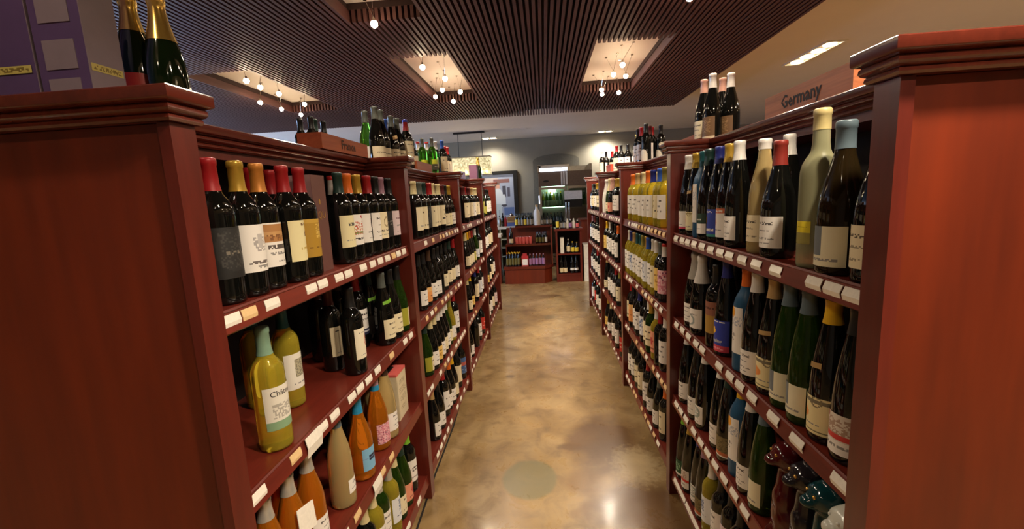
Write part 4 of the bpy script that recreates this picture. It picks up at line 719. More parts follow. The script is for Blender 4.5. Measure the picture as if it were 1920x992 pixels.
def bay(side, k):
    s = SG[side]; f = FACE[side]; X = lambda d: s * (f + d); ya = YB[side][k]; yb = YB[side][k + 1]
    lab = 'cherry wood wine shelving, %s bay on the %s of the aisle' % (['near end', 'second', 'third', 'far end'][k], 'France-sign side' if side == 'L' else 'Germany-sign side')
    u = thing('wine_shelf_unit', lab, 'shelving', (X(.35), (ya + yb) / 2, 0), 'aisle wine shelving')
    def post(name, y, ends):
        if ends:
            ob('end_panel', MB().box(X(.022), X(DEPTH - .022), y + .010, y + PW, 0, ZT + .002), M['panel'], u)
            ob('corner_post', MB().box(X(0), X(.022), y, y + PW, 0, ZT + .002), M['case'], u)
            ob('corner_post', MB().box(X(DEPTH - .022), X(DEPTH), y, y + PW, 0, ZT + .002), M['case'], u)
            ob('crown_moulding', crown_rect(X(0), X(DEPTH), y, y + PW, ey=(1, .5)), M['crown'], u, True)
        else:
            ob('pier', MB().box(X(0), X(.345), y, y + PW, 0, ZT + .002), M['case'], u)
            ob('crown_moulding', crown_rect(X(0), X(.19), y, y + PW, ex=(1, 0) if s > 0 else (0, 1), ey=(.5, .5)), M['crown'], u, True)
    post('pier', ya, k == 0)
    if k == 3: post('pier', yb, False)
    y0 = ya + PW; y1 = yb
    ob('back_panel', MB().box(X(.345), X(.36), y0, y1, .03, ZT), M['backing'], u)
    ob('rear_panel', MB().box(X(DEPTH - .02), X(DEPTH), y0, y1, 0, ZT), M['panel'], u)
    ob('top_board', MB().box(X(.185), X(DEPTH - .005), y0, y1, ZT - .02, ZT + .001), M['case'], u)
    ob('crown_rail', crown_rect(X(.185), X(DEPTH - .01), y0 - .002, y1 + .002, ey=(0, 0)), M['crown'], u, True).location.z = -.0015
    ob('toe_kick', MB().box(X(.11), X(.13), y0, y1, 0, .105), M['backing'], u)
    for i, z in enumerate(SHELF_Z):
        sh = ob('shelf', MB().box(X(.021), X(.345), y0, y1, z - .022, z), M['shelf'], u)
        rail = [(X(.013), z - .046), (X(.008), z - .042), (X(.016), z - .004), (X(.013), z - .001), (X(.016), z + .003), (X(.0205), z + .002), (X(.0205), z - .046)]
        r = link('label_rail', MB().prism_y(rail, y0, y1).mesh('label_rail', M['shelf'], True, 30), sh)
        r.matrix_parent_inverse = Matrix.Translation(-u.location) if False else Matrix.Identity(4)
        tags = [t for t in TAGS if t[0] == side and t[1] == k + 1 and t[2] == i + 1]
        w = .052
        if len(tags) > 1: w = min(.052, min(b_[3] - a[3] for a, b_ in zip(tags, tags[1:])) - .002)
        w = max(w, .030)
        for (_, _, _, y, kind) in tags:
            rr = random.uniform(-.0012, .0012); ww = w / 2 - (.003 if kind == 'c' else 0)
            hh = .0155; zc = z - .022 + rr; big = kind == 'b'
            if big: ww, hh = .036, .026; zc -= .004
            pts = []
            for q, (dd, zz) in enumerate(((-.0005, -hh), ((-.0022 if side == 'L' else -.0050) if not big else -.004, 0), (.0012, hh))):
                xx = .0118 - (0 if not big else .004) + dd * 1.0
                pts.append((X(xx), zc + zz))
            poly = pts + [(a + s * .0016, b_) for a, b_ in reversed(pts)]
            c = link('price_tag', MB().prism_y(poly, y - ww, y + ww).mesh('price_tag', M['tag_c' if kind == 'c' else 'tag_w']), sh)
            c.matrix_parent_inverse = Matrix.Identity(4)
            if big: c['label'] = 'larger white price card'
for side in 'LR':
    for k in range(4): bay(side, k)

# ------------------------------------------------------------------ stock on the shelves
from collections import defaultdict
by = defaultdict(list)
for r in BOTTLES: by[(r[0], r[1], r[2], r[3] == 'F')].append(r)
made = {}
for (side, bayn, sh, front), l in by.items():
    l.sort(key=lambda r: r[9])
    for i, r in enumerate(l):
        _, _, _, row, shape, glass, cap, lab, x, y, rot = r
        txt = '%s bottle, %s cap' % (GNAME[glass], capname(cap))
        if lab: txt += ', ' + DES[lab][0]
        txt += ', %s %son %s shelf, %s %s bay' % (ORD[i], '' if front else 'behind ', SHN[sh - 1], ORD[bayn - 1], SIDE[side])
        if len(txt.replace(',', '').split()) > 16:
            txt = '%s bottle, %s, %s %son %s shelf, %s %s bay' % (GNAME[glass], DES[lab][0] if lab else capname(cap) + ' cap', ORD[i], '' if front else 'behind ', SHN[sh - 1], ORD[bayn - 1], SIDE[side])
        o = bottle(shape, glass, cap, lab, x, y, SHELF_Z[sh - 1] + .0004, (0 if side == 'L' else PI) + rot, bayn == 1, txt, 'bottles on the %s %s shelf, %s bay' % (SIDE[side], SHN[sh - 1], ORD[bayn - 1]))
        made[(side, bayn, sh, row, lab, i)] = o
cnt = defaultdict(int)
for i, (side, grp, shape, glass, cap, lab, x, y) in enumerate(TOP_BOTTLES):
    cnt[grp] += 1
    txt = '%s bottle, %s cap, %s, %s %s' % (GNAME[glass], capname(cap), DES[lab][0], ORD[cnt[grp] - 1], grp)
    if len(txt.replace(',', '').split()) > 16: txt = '%s bottle, %s cap, %s %s' % (GNAME[glass], capname(cap), ORD[cnt[grp] - 1], grp)
    bottle(shape, glass, cap, lab, x, y, ZTOP + .0004, (0 if side == 'L' else PI) + random.uniform(-.3, .3) + (-.5 if side == 'L' else .5) * (y > 2), y < 3, txt, 'bottles standing ' + grp)

# ------------------------------------------------------------------ lettering
def text_mesh(body, size, fn, mat, name='lettering', bold=0.0, align='CENTER', spacing=1.0, res=3):
    cu = bpy.data.curves.new('t', 'FONT'); cu.body = body; cu.size = size; cu.align_x = align; cu.align_y = 'CENTER'; cu.offset = bold; cu.resolution_u = res; cu.space_character = spacing
    o = bpy.data.objects.new('t', cu); COL.objects.link(o); dg = bpy.context.evaluated_depsgraph_get(); dg.update()
    m = bpy.data.meshes.new_from_object(o.evaluated_get(dg)); bpy.data.objects.remove(o); bpy.data.curves.remove(cu)
    bm = bmesh.new(); bm.from_mesh(m)
    bmesh.ops.subdivide_edges(bm, edges=[e for e in bm.edges if e.calc_length() > size * .35], cuts=2)
    for v in bm.verts: v.co = fn(v.co.x, v.co.y)
    bm.to_mesh(m); bm.free(); m.name = name; m.materials.clear(); m.materials.append(mat); return m
def find(side, bayn, sh, lab):
    return [o for k, o in made.items() if k[0] == side and k[1] == bayn and k[2] == sh and k[4] == lab]
def wrap(shape, z, a0=0.0, off=.0012):
    def fn(x, y):
        r = at_z(PROF[shape], z + y) + off; a = a0 + x / r
        return (r * math.cos(a), r * math.sin(a), z + y)
    return fn
for o in find('L', 1, 2, 'chateau'):
    link('lettering', text_mesh('Château', .019, wrap('bdx', .143, .05), M['ink']), o, (0, 0, 0))
for o in find('R', 1, 2, 'riesling'):
    link('lettering', text_mesh('Riesling', .017, wrap('hock', .052, 0), M['white'], bold=.0003), o, (0, 0, 0))

# wooden name blocks on top of the gondolas
def sign(name, x0, x1, y0, y1, z0, z1, mat, label, words, side, face_x, size, ink):
    o = thing(name, label, 'sign', ((x0 + x1) / 2, (y0 + y1) / 2, z0))
    ob('block', MB().box(x0, x1, y0, y1, z0, z1), mat, o)
    if words:
        cy, cz = (y0 + y1) / 2 + .01, (z0 + z1) / 2
        fn = (lambda x, y: (face_x + .0012, cy + x, cz + y)) if side == 'L' else (lambda x, y: (face_x - .0012, cy - x, cz + y))
        ob_ = link('lettering', text_mesh(words, size, fn, ink, bold=.0011, spacing=1.0, res=1), o)
    return o
sign('wooden_sign', -.845, -.757, 1.512, 1.915, ZTOP, ZTOP + .055, M['crate'], 'orange-brown wooden block sign reading France on the shelf top', 'France', 'L', -.757, .046, M['brown_ink'])
sign('wooden_sign', .727, .812, 1.122, 1.532, ZTOP, ZTOP + .069, M['crate_pale'], 'pale grained wooden block sign reading Germany on the shelf top', 'Germany', 'R', .727, .052, M['ink'])
sign('wooden_block', -.86, -.775, 2.74, 3.10, ZTOP, ZTOP + .055, M['crate'], 'plain reddish wooden block on shelf top past the France-sign bottles', '', 'L', 0, 0, None)
sign('wooden_block', .76, .84, 2.26, 2.52, ZTOP, ZTOP + .06, M['crate'], 'plain reddish wooden block on shelf top past the four pale-capped bottles', '', 'R', 0, 0, None)

# ------------------------------------------------------------------ gift boxes and sparkling wine over the first France-side bay
M['purple'] = simple('purple_card', (92, 70, 112), .45, noise=.05)
M['purple_pale'] = simple('lavender_grey_card', (138, 122, 132), .45, noise=.04)
M['mauve_card'] = simple('mauve_card', (142, 112, 112), .4, noise=.03)
M['brown_card'] = simple('brown_card', (104, 68, 62), .45, noise=.03)
M['pink_card'] = simple('coral_card', (214, 98, 92), .5)
M['kraft'] = simple('cream_card', (214, 198, 164), .55)
def gift_box(x0, x1, y0, y1, h, label, side_mat):
    o = thing('gift_box', label, 'box', ((x0 + x1) / 2, (y0 + y1) / 2, ZTOP), 'purple gift boxes')
    z = ZTOP
    ob('carton', MB().box(x0, x1, y0, y1, z, z + h), M['purple'], o)
    ob('side_sleeve', MB().box(x1 + .0002, x1 + .0016, y0, y1, z, z + h), side_mat, o)
    for a, b_ in ((.02, .085), (.103, .160), (.193, .27)):
        ob('embossed_panel', MB().box(x0 + .018, x1 - .022, y0 - .0016, y0 - .0002, z + a, z + b_), M['purple_pale'], o)
    def strip(fn): return print_mesh('gold_strip', raster(30, 5, (206, 190, 104), [T(.5, (130, 110, 50), .08, .92, .5, .6)], 3), fn)
    link('gold_strip', strip(lambda u, v: (x1 + .0022, y0 + .004 + (y1 - y0 - .008) * u, z + .099 + .015 * v)), o)
    return o
GB = gift_box(-1.023, -.913, .88, .957, .36, 'purple gift box with pale side sleeve beside the two champagne bottles', M['purple_pale'])
g2 = gift_box(-1.141, -1.031, .88, .957, .36, 'plain purple gift box at the outer end of the shelf top', M['purple_pale'])
link('gold_strip', print_mesh('gold_strip', raster(30, 5, (206, 190, 104), [T(.5, (130, 110, 50), .08, .92, .5, .6)], 4), lambda u, v: (-1.138 + .100 * u, .8782, ZTOP + .101 + .015 * v)), g2)
for ch in list(g2.children):
    if ch.name.startswith('embossed'): bpy.data.objects.remove(ch)
M['goldfoil'] = simple('champagne_foil', (206, 168, 84), .22, metal=.75, noise=.05)
M['redband'] = simple('red_band', (176, 52, 40), .45)
M['greenglass'] = simple('champagne_glass', (16, 30, 12), .06, noise=.1, spec=.6)
def champagne(x, y, label, red):
    o = link('sparkling_wine_bottle', MB().lathe(PROF['chp'], 32).mesh('bottle_glass', M['greenglass'], True, 60), None, (x, y, ZTOP + .0004), .2); tag(o, label, 'bottle', 'champagne bottles by the gift boxes')
    p = PROF['chp']; z0 = .228 if red else .205
    pr = [(at_z(p, z0) - .0004, z0), (at_z(p, z0) + .001, z0)] + [(r + .001, z) for r, z in p if z > z0 + .002]
    link('foil', MB().lathe(pr, 28).mesh('foil', M['goldfoil'], True, 50), o, (0, 0, 0))
    if red: link('base_band', patch_mesh('chp', .085, .128, -2.9, 2.9, M['redband'], n=30), o, (0, 0, 0))
    g = raster(16, 12, (24, 36, 18), [('o', .5, .5, .5, .5, (190, 190, 150)), T(.5, (180, 180, 140), .3, .7, .2, .6)], 2)
    link('oval_seal', print_mesh('oval_seal', g, lambda u, v: ((.0452) * math.cos(-.35 + .5 * u), .0452 * math.sin(-.35 + .5 * u), .065 + .02 * v)), o, (0, 0, 0))
    return o
champagne(-.9586, 1.045, 'gold-foiled dark green champagne bottle with red base band', True)
champagne(-.896, 1.055, 'gold-foiled dark green champagne bottle without red band', False)
# white cards on the crown of the Germany-side end
for y in (.86, .93):
    pass

# ------------------------------------------------------------------ boxes on the France-side shelves
qb = thing('wine_gift_carton', 'tall brown and mauve wine gift carton among the top shelf bottles', 'box', (-.70, 1.274, 1.26))
ob('carton', MB().box(-.742, -.6612, 1.226, 1.304, 1.2604, 1.545), M['mauve_card'], qb)
ob('printed_side', MB().box(-.661, -.6602, 1.226, 1.304, 1.2604, 1.545), M['brown_card'], qb)
fnq = lambda x, y: (-.6596, 1.268 + x, 1.428 + y)
link('lettering', text_mesh('QU', .030, fnq, M['gold_ink']), qb)
ob('emblem', MB().prism_x([(1.262 + .004 * math.cos(a), 1.468 + .009 * math.sin(a)) for a in [PI * i / 8 for i in range(16)]], -.6602, -.6592), M['gold_ink'], qb)
pb = thing('wine_in_a_box', 'cream wine box with coral pink top on the third shelf', 'box', (-.70, 1.78, .51))
bx0, bx1, by0, by1, bz0, bz1 = -.765, -.662, 1.742, 1.862, .5104, .722
ob('carton', MB().box(bx0, bx1, by0, by1, bz0, bz1), M['kraft'], pb)
ob('lid', MB().box(bx0 - .0006, bx1 + .0006, by0 - .0006, by1 + .0006, bz1 - .010, bz1 + .001), M['pink_card'], pb)
ob('handle_slot', MB().rings([[((bx0 + bx1) / 2 + .010 * math.cos(a) * (1 if abs(math.cos(a)) else 1), (by0 + by1) / 2 + (.028 if math.sin(a) > 0 else -.028) + .010 * math.sin(a), z) for a in [2 * PI * i / 16 for i in range(16)]] for z in (bz1 + .0008, bz1 + .002)]), M['ink'], pb)
g = raster(34, 48, (214, 198, 164), [('t', .82, .1, .2, .8, (176, 160, 130), .55), ('t', .62, .14, .15, .85, (170, 150, 120), .5), ('t', .4, .14, .2, .85, (176, 160, 130), .55), ('t', .2, .12, .2, .8, (170, 150, 120), .5)], 8)
link('printed_side', print_mesh('printed_side', g, lambda u, v: (bx1 + .0012, by0 + .004 + (by1 - by0 - .008) * u, bz0 + .01 + (bz1 - bz0 - .024) * v)), pb)
# price card hung on the neck of a rosé bottle
rs = [o for k, o in made.items() if k[:3] == ('L', 1, 3) and k[4] == 'white' and k[3] == 'F']
rs.sort(key=lambda o: o.location.y)
tg_ = MB().quadbox([(.043, -.03, .135), (.045, -.03, .135), (.047, .03, .125), (.045, .03, .125), (.034, -.022, .20), (.036, -.022, .20), (.038, .036, .19), (.036, .036, .19)])
link('neck_tag', tg_.mesh('neck_tag', M['tag_w']), rs[1], (0, 0, 0))['label'] = 'white card hanging on the bottle'

# ------------------------------------------------------------------ cat-shaped bottles, third Germany-side shelf
def cat_mesh(mat):
    bm = bmesh.new()
    def ball(c, r, sx=1, sy=1, sz=1):
        bmesh.ops.create_uvsphere(bm, u_segments=20, v_segments=14, radius=r, matrix=Matrix.Translation(c) @ Matrix.Diagonal((sx, sy, sz, 1)))
    def cone(c, r1, r2, h, rot=None):
        bmesh.ops.create_cone(bm, cap_ends=True, segments=20, radius1=r1, radius2=r2, depth=h, matrix=Matrix.Translation(c) @ (rot or Matrix.Identity(4)))
    cone((0, 0, .012), .036, .039, .024)                       # foot ring
    ball((-.004, 0, .055), .042, 1, 1, 1.25)                   # haunches
    ball((.006, 0, .105), .031, 1, 1, 1.6)                     # chest
    ball((.0, .030, .035), .018, 1.3, .8, 1.5); ball((.0, -.030, .035), .018, 1.3, .8, 1.5)
    cone((.026, .012, .055), .010, .008, .10); cone((.026, -.012, .055), .010, .008, .10)     # front legs
    ball((.032, .012, .012), .012, 1.3, .9, .8); ball((.032, -.012, .012), .012, 1.3, .9, .8)  # paws
    cone((.004, 0, .165), .027, .020, .07)                     # neck
    ball((.006, 0, .218), .036, 1.02, 1.05, .92)               # head
    ball((.040, 0, .208), .017, 1.15, 1.1, .8)                 # muzzle
    ball((.024, .016, .226), .014); ball((.024, -.016, .226), .014)   # brow over the eyes
    for sy in (-1, 1): cone((-.004, sy * .024, .252), .012, .002, .036, Matrix.Rotation(-.25 * sy, 4, 'X'))
    cone((-.010, 0, .272), .024, .0145, .05); cone((-.012, 0, .295), .0145, .0142, .03)          # bottle neck
    ball((-.042, 0, .03), .02, 1.0, 1.4, 1.0)                  # curled tail
    me = bpy.data.meshes.new('c'); bm.to_mesh(me); bm.free()
    o = bpy.data.objects.new('c', me); COL.objects.link(o)
    r = o.modifiers.new('r', 'REMESH'); r.mode = 'VOXEL'; r.voxel_size = .0042
    sm = o.modifiers.new('s', 'SMOOTH'); sm.iterations = 6; sm.factor = .5
    dg = bpy.context.evaluated_depsgraph_get(); dg.update()
    m = bpy.data.meshes.new_from_object(o.evaluated_get(dg)); bpy.data.objects.remove(o)
    m.polygons.foreach_set('use_smooth', [True] * len(m.polygons)); m.materials.clear(); m.materials.append(mat); m.name = 'cat_body'; return m
CATS = [('dark red', simple('glass_cat_red', (74, 18, 20), .08, noise=.1), 'maroonred', -.608, 1.079), ('charcoal', simple('glass_cat_charcoal', (34, 30, 34), .08, noise=.1), 'mauve', -.608, .992),
        ('dark teal', simple('glass_cat_teal', (14, 54, 58), .08, noise=.1), 'teal', -.608, .918), ('white', simple('glass_cat_white', (206, 204, 190), .2, noise=.03), 'white', -.608, .838)]
for nm, mt, cp, x, y in CATS:
    m = cat_mesh(mt)
    o = link('cat_bottle', m, None, (-x + .008, y + .02, .5104), PI - .1); o.scale = (1.08, 1.08, 1.08); tag(o, '%s cat-shaped glass bottle on third Germany-side shelf' % nm, 'bottle', 'cat-shaped bottles')
    link('capsule', MB().lathe([(.0150, .282), (.0158, .282), (.0152, .312), (.003, .3135)], 18, -.012, 0, 0).mesh('capsule', CAPM[cp], True, 50), o, (0, 0, 0))
    for sy in (-1, 1): link('eye', MB().sphere((.0375, sy * .014, .2275), .004, 8, 6).mesh('eye', M['gold_ink'] if nm != 'white' else M['white'], True), o, (0, 0, 0))

# ------------------------------------------------------------------ things on the far gondola tops
def carton(name, label, x0, x1, y0, y1, z0, h, mat, cat='box', band=None):
    o = thing(name, label, cat, ((x0 + x1) / 2, (y0 + y1) / 2, z0))
    ob('carton', MB().box(x0, x1, y0, y1, z0 + .0004, z0 + h), mat, o)
    ob('lid', MB().box(x0 - .002, x1 + .002, y0 - .002, y1 + .002, z0 + h, z0 + h + .012), band or mat, o)
    return o
M['lavender'] = simple('lavender_card', (150, 142, 184), .5)
M['darkblue'] = simple('dark_blue_card', (40, 48, 76), .4)
M['rose_card'] = simple('orange_red_card', (196, 70, 44), .5)
carton('gift_box', 'flat lavender box lying on the third France-side bay', -.93, -.76, 4.14, 4.36, ZTOP, .055, M['lavender'])
carton('gift_box', 'dark blue carton on the third France-side bay top', -1.1, -.95, 4.35, 4.62, ZTOP, .12, M['darkblue'])
carton('gift_box', 'tall purple and tan carton on the fourth France-side bay', -.84, -.75, 5.08, 5.20, ZTOP, .19, simple('plum_card', (96, 62, 84), .5), band=M['tag_c'])
champ = link('sparkling_wine_bottle', MB().lathe(PROF['chp'], 16).mesh('bottle_glass', M['greenglass'], True, 60), None, (-.80, 5.53, ZTOP + .0004)); tag(champ, 'gold-foiled champagne bottle alone on the fourth France-side bay top', 'bottle')
link('foil', MB().lathe([(r + .001, z) for r, z in PROF['chp'] if z > .2], 14).mesh('foil', M['goldfoil'], True, 50), champ, (0, 0, 0))
carton('gift_box', 'orange-red carton on the fourth Germany-side bay top', .76, .90, 5.05, 5.40, ZTOP, .10, M['rose_card'])

# ------------------------------------------------------------------ stepped display and corner bookcase at the end of the aisle
ds = thing('stepped_display', 'cherry wood three-step display stand at the end of the aisle', 'display stand', (-.3, 7.6, 0))
def plank(p, z0, z1, name, mat): 
    return ob(name, MB().rings([[(x, y, z0) for x, y in p], [(x, y, z1) for x, y in p]]), mat, ds)
plank([(-.70, 7.28), (-.03, 7.25), (.10, 7.40), (.10, 8.0), (-.70, 8.0)], 0, .25, 'base', M['panel'])
plank([(-.715, 7.26), (-.02, 7.23), (.125, 7.395), (.125, 8.0), (-.715, 8.0)], .25, .295, 'step', M['crown'])
plank([(-.70, 7.66), (.12, 7.66), (.12, 8.0), (-.70, 8.0)], .60, .635, 'shelf', M['crown'])
plank([(-.53, 7.80), (.14, 7.80), (.14, 8.02), (-.53, 8.02)], .91, .945, 'shelf', M['crown'])
plank([(-.70, 7.98), (.12, 7.98), (.12, 8.0), (-.70, 8.0)], .295, .91, 'back_panel', M['panel'])
plank([(.10, 7.40), (.12, 7.40), (.12, 7.98), (.10, 7.98)], .295, .91, 'side_panel', M['panel'])
plank([(-.70, 7.66), (-.68, 7.66), (-.68, 7.98), (-.70, 7.98)], .295, .60, 'side_panel', M['panel'])
bc = thing('corner_bookcase', 'small cherry wood bookcase standing beside the stepped display', 'bookcase', (.39, 7.5, 0))
for nm, a in (('side_panel', (.175, .205, 7.28, 7.70, 0, .865)), ('side_panel', (.575, .605, 7.28, 7.70, 0, .865)), ('back_panel', (.205, .575, 7.68, 7.70, .02, .865)), ('plinth', (.205, .575, 7.30, 7.68, 0, .115)),
              ('shelf', (.205, .575, 7.29, 7.68, .115, .14)), ('shelf', (.205, .575, 7.29, 7.68, .46, .485)), ('top', (.155, .625, 7.25, 7.71, .865, .90))):
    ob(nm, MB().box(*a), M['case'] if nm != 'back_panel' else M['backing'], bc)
cc = thing('counter_cabinet', 'reddish brown cabinet side behind the small bookcase', 'cabinet', (.78, 7.95, 0))
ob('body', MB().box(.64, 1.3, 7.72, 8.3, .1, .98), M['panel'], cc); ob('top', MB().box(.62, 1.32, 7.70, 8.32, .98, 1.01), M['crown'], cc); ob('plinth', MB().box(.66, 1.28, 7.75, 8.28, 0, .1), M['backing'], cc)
wb = thing('white_bin', 'white two-part plastic bin standing behind the last Germany-side bay', 'bin', (.72, 7.45, 0))
ob('lower_drawer', MB().box(.635, .85, 7.3, 7.6, 0, .30), M['white'], wb); ob('upper_drawer', MB().box(.635, .85, 7.305, 7.6, .305, .60), M['white'], wb); ob('lid', MB().box(.63, .855, 7.295, 7.605, .60, .62), M['white'], wb)
# register desk
dk = thing('checkout_desk', 'pale laminate checkout desk with open cubbies left of the display', 'desk', (-1.0, 8.25, 0))
dk['label'] = 'pale laminate checkout desk with open cubbies behind the display stand'
ob('worktop', MB().box(-1.9, -.50, 8.06, 8.6, .88, .93), M['white'], dk)
for x in (-1.88, -1.3, -.84, -.70): ob('upright', MB().box(x, x + .025, 8.1, 8.55, 0, .88), M['palegreen'], dk)
for z in (.1, .36, .52, .68): ob('cubby_shelf', MB().box(-.84, -.70, 8.1, 8.55, z, z + .02), M['palegreen'], dk)
ob('back_panel', MB().box(-1.88, -.52, 8.53, 8.55, .05, .88), M['palegreen'], dk)
led = thing('side_ledge', 'small white-topped ledge beside the last France-side bay', 'ledge', (-.95, 7.5, 0))
ob('top', MB().box(-1.15, -.74, 7.30, 7.62, .80, .845), M['white'], led); ob('body', MB().box(-1.13, -.77, 7.33, 7.60, 0, .80), M['case'], led)

# small stock in the display
def small_bottle(name, label, cat, grp, x, y, z, h, r, glass, capm, labm=None, lz=(.15, .55)):
    o = link(name, MB().lathe([(r * .9, 0), (r, h * .03), (r, h * .6), (r * .85, h * .68), (r * .42, h * .8), (r * .36, h * .95)], 12).mesh(name, glass, True, 50), None, (x, y, z + .0004)); tag(o, label, cat, grp)
    link('cap', MB().lathe([(r * .40, h * .9), (r * .42, h), (.001, h * 1.003)], 10).mesh('cap', capm, True), o, (0, 0, 0))
    if labm: link('paper_label', MB().lathe([(r + .0006, h * lz[0]), (r + .0006, h * lz[1])], 12).mesh('paper_label', labm, True), o, (0, 0, 0))
    return o
def can(name, label, cat, grp, x, y, z, mat, lid):
    r, h = .029, .122
    o = link(name, MB().lathe([(.024, 0), (r, .008), (r, h - .012), (.026, h)], 14).mesh(name, mat, True, 50), None, (x, y, z + .0004)); tag(o, label, cat, grp)
    link('lid', MB().lathe([(.026, h), (.0255, h + .003), (.001, h + .001)], 12).mesh('lid', lid, True), o, (0, 0, 0)); return o
PAP = {k: simple('paper_' + k, v, .6) for k, v in dict(cream=(222, 206, 166), white=(226, 222, 212), yellow=(226, 198, 60), pink=(214, 96, 92), purple=(150, 106, 148), red=(170, 40, 44), olive=(96, 88, 40), grey=(150, 146, 136)).items()}
for i in range(10):
    small_bottle('beer_bottle', 'olive beer bottle with gold cap, %s of the carton row on the low step' % ORD[i], 'bottle', 'gold-capped bottles on the low step', -.655 + .047 * (i % 5) * 1.02 + (.0 if i < 5 else .024), 7.36 + (0 if i < 5 else .07), .295, .235, .0225, GL['dk'], CAPM['yellow'], PAP['olive'], (.1, .58))
cr = thing('drinks_carton', 'red and white drinks carton on the low step', 'box', (-.355, 7.38, .295))
ob('carton', MB().box(-.41, -.30, 7.32, 7.44, .2954, .46), PAP['red'], cr); ob('front_panel', MB().box(-.40, -.31, 7.3185, 7.3198, .31, .41), PAP['white'], cr); ob('lid', MB().box(-.39, -.32, 7.34, 7.42, .46, .50), PAP['red'], cr)
for i in range(5):
    small_bottle('purple_bottle', 'small purple-labelled bottle, %s along on the low step' % ORD[i], 'bottle', 'purple-labelled bottles on the low step', -.265 + .056 * i, 7.36 + .012 * (i % 2), .295, .20, .026, GL['dk'], CAPM['mauve'], PAP['purple'], (.08, .62))
for i in range(9):
    can('pink_can', 'coral pink drink can with silver lid, %s along on the middle step' % ORD[i], 'can', 'pink cans on the middle step', -.50 + .0605 * (i % 5) + (.03 if i > 4 else 0), 7.72 + (.062 if i > 4 else 0), .635, PAP['pink'], M['chrome'])
for i in range(7):
    small_bottle('beer_bottle', 'dark beer bottle, %s along past the pink cans' % ORD[i], 'bottle', 'dark bottles on the middle step', -.145 + .055 * (i % 4) + (.025 if i > 3 else 0), 7.72 + (.065 if i > 3 else 0), .635, .205, .0245, GL['dk'], CAPM['black'], PAP['white'] if i == 3 else PAP['olive'], (.1, .5))
small_bottle('wine_bottle', 'dark bottle with tan label at the outer end of the middle step', 'bottle', None, -.60, 7.72, .635, .30, .036, GL['dk'], CAPM['black'], PAP['cream'], (.08, .32))
for i in range(12):
    small_bottle('beer_bottle', 'dark beer bottle, %s of the row on the top step' % ORD[i], 'bottle', 'dark bottles on the top step', -.50 + .052 * (i % 6) + (.0 if i < 6 else .02), 7.84 + (0 if i < 6 else .07), .945, .225, .0235, GL['dk'], CAPM['black'], PAP['grey' if i % 3 else 'yellow'], (.08, .5))
small_bottle('stoneware_bottle', 'white stoneware bottle with cork stopper on the top step', 'bottle', None, -.13, 7.86, .945, .36, .058, M['white'], CAPM['tan'])
for i in range(4):
    small_bottle('beer_bottle', 'squat dark bottle, %s along beside the stoneware bottle' % ORD[i], 'bottle', 'squat dark bottles on the top step', -.04 + .05 * i, 7.85 + .03 * (i % 2), .945, .17, .0235, GL['dk'], CAPM['black'], PAP['grey'], (.1, .5))
# bookcase stock
box1 = thing('gift_tube', 'white square bottle tube on the bookcase shelf', 'box', (.275, 7.36, .485)); ob('tube', MB().box(.25, .31, 7.33, 7.39, .4854, .735), PAP['white'], box1); ob('lid', MB().box(.249, .311, 7.329, 7.391, .735, .75), PAP['grey'], box1)
for i, (x, lb, cp) in enumerate(((.385, 'cream', 'silver'), (.455, 'yellow', 'yellow'), (.525, 'yellow', 'gold'))):
    small_bottle('spirit_bottle', '%s-labelled spirit bottle, %s along on the bookcase shelf' % (lb, ORD[i]), 'bottle', 'spirit bottles in the bookcase', x, 7.37, .485, (.235, .19, .18)[i], .031, GL['dk'], CAPM[cp], PAP[lb], (.1, .5))
for i, x in enumerate((.255, .325, .44, .51)):
    small_bottle('wine_bottle', 'dark wine bottle with %s label, %s along at the bookcase bottom' % ('cream' if i < 2 else 'white', ORD[i]), 'bottle', 'wine bottles at the bookcase bottom', x, 7.37, .14, .29, .034, GL['dk'], CAPM['black'], PAP['cream' if i < 2 else 'white'], (.06, .32) if i < 2 else (.16, .3))
for i, (x, c, h) in enumerate(((.215, 'yellow', .2), (.28, 'grey', .16), (.33, 'grey', .16), (.38, 'white', .16), (.43, 'purple', .15), (.485, 'white', .16), (.545, 'pink', .13))):
    small_bottle('jar', '%s-labelled jar, %s along on the bookcase top' % (c, ORD[i]), 'jar', 'jars on the bookcase top', x, 7.36 + .02 * (i % 2), .90, h, .027, GL['dk'] if c != 'white' else M['white'], CAPM['white' if i > 2 else 'black'], PAP[c], (.1, .6))
# checkout clutter
for i, (x, h, r, c) in enumerate(((-.83, .2, .03, 'grey'), (-.77, .25, .028, 'black'), (-.72, .2, .026, 'red'), (-.93, .22, .03, 'white'))):
    small_bottle('counter_bottle', '%s bottle, %s along on the checkout desk' % (c, ORD[i]), 'bottle', 'bottles on the checkout desk', x, 8.14, .93, h, r, M['steel'] if c == 'grey' else GL['dk'] if c == 'black' else PAP['red'] if c == 'red' else PAP['white'], CAPM['black'])
bxd = thing('snack_box', 'tan and blue snack box on the checkout desk', 'box', (-.60, 8.18, .93)); ob('carton', MB().box(-.69, -.52, 8.1, 8.26, .9304, 1.02), simple('blue_card', (86, 104, 160), .5), bxd); ob('backboard', MB().box(-.69, -.52, 8.25, 8.26, 1.02, 1.10), CAPM['tan'], bxd); ob('front_strip', MB().box(-.69, -.52, 8.0985, 8.0998, 1.0, 1.02), CAPM['tan'], bxd)
pot = thing('sugar_jar', 'white lidded jar behind the snack box', 'jar', (-.62, 8.35, .93)); ob('body', MB().lathe([(.04, .0004), (.05, .02), (.05, .15), (.04, .18)], 14, -.62, 8.35, .93), M['white'], pot, True); ob('lid', MB().lathe([(.043, .18), (.043, .2), (.015, .215), (.015, .23), (.001, .235)], 14, -.62, 8.35, .93), CAPM['brown'], pot, True)
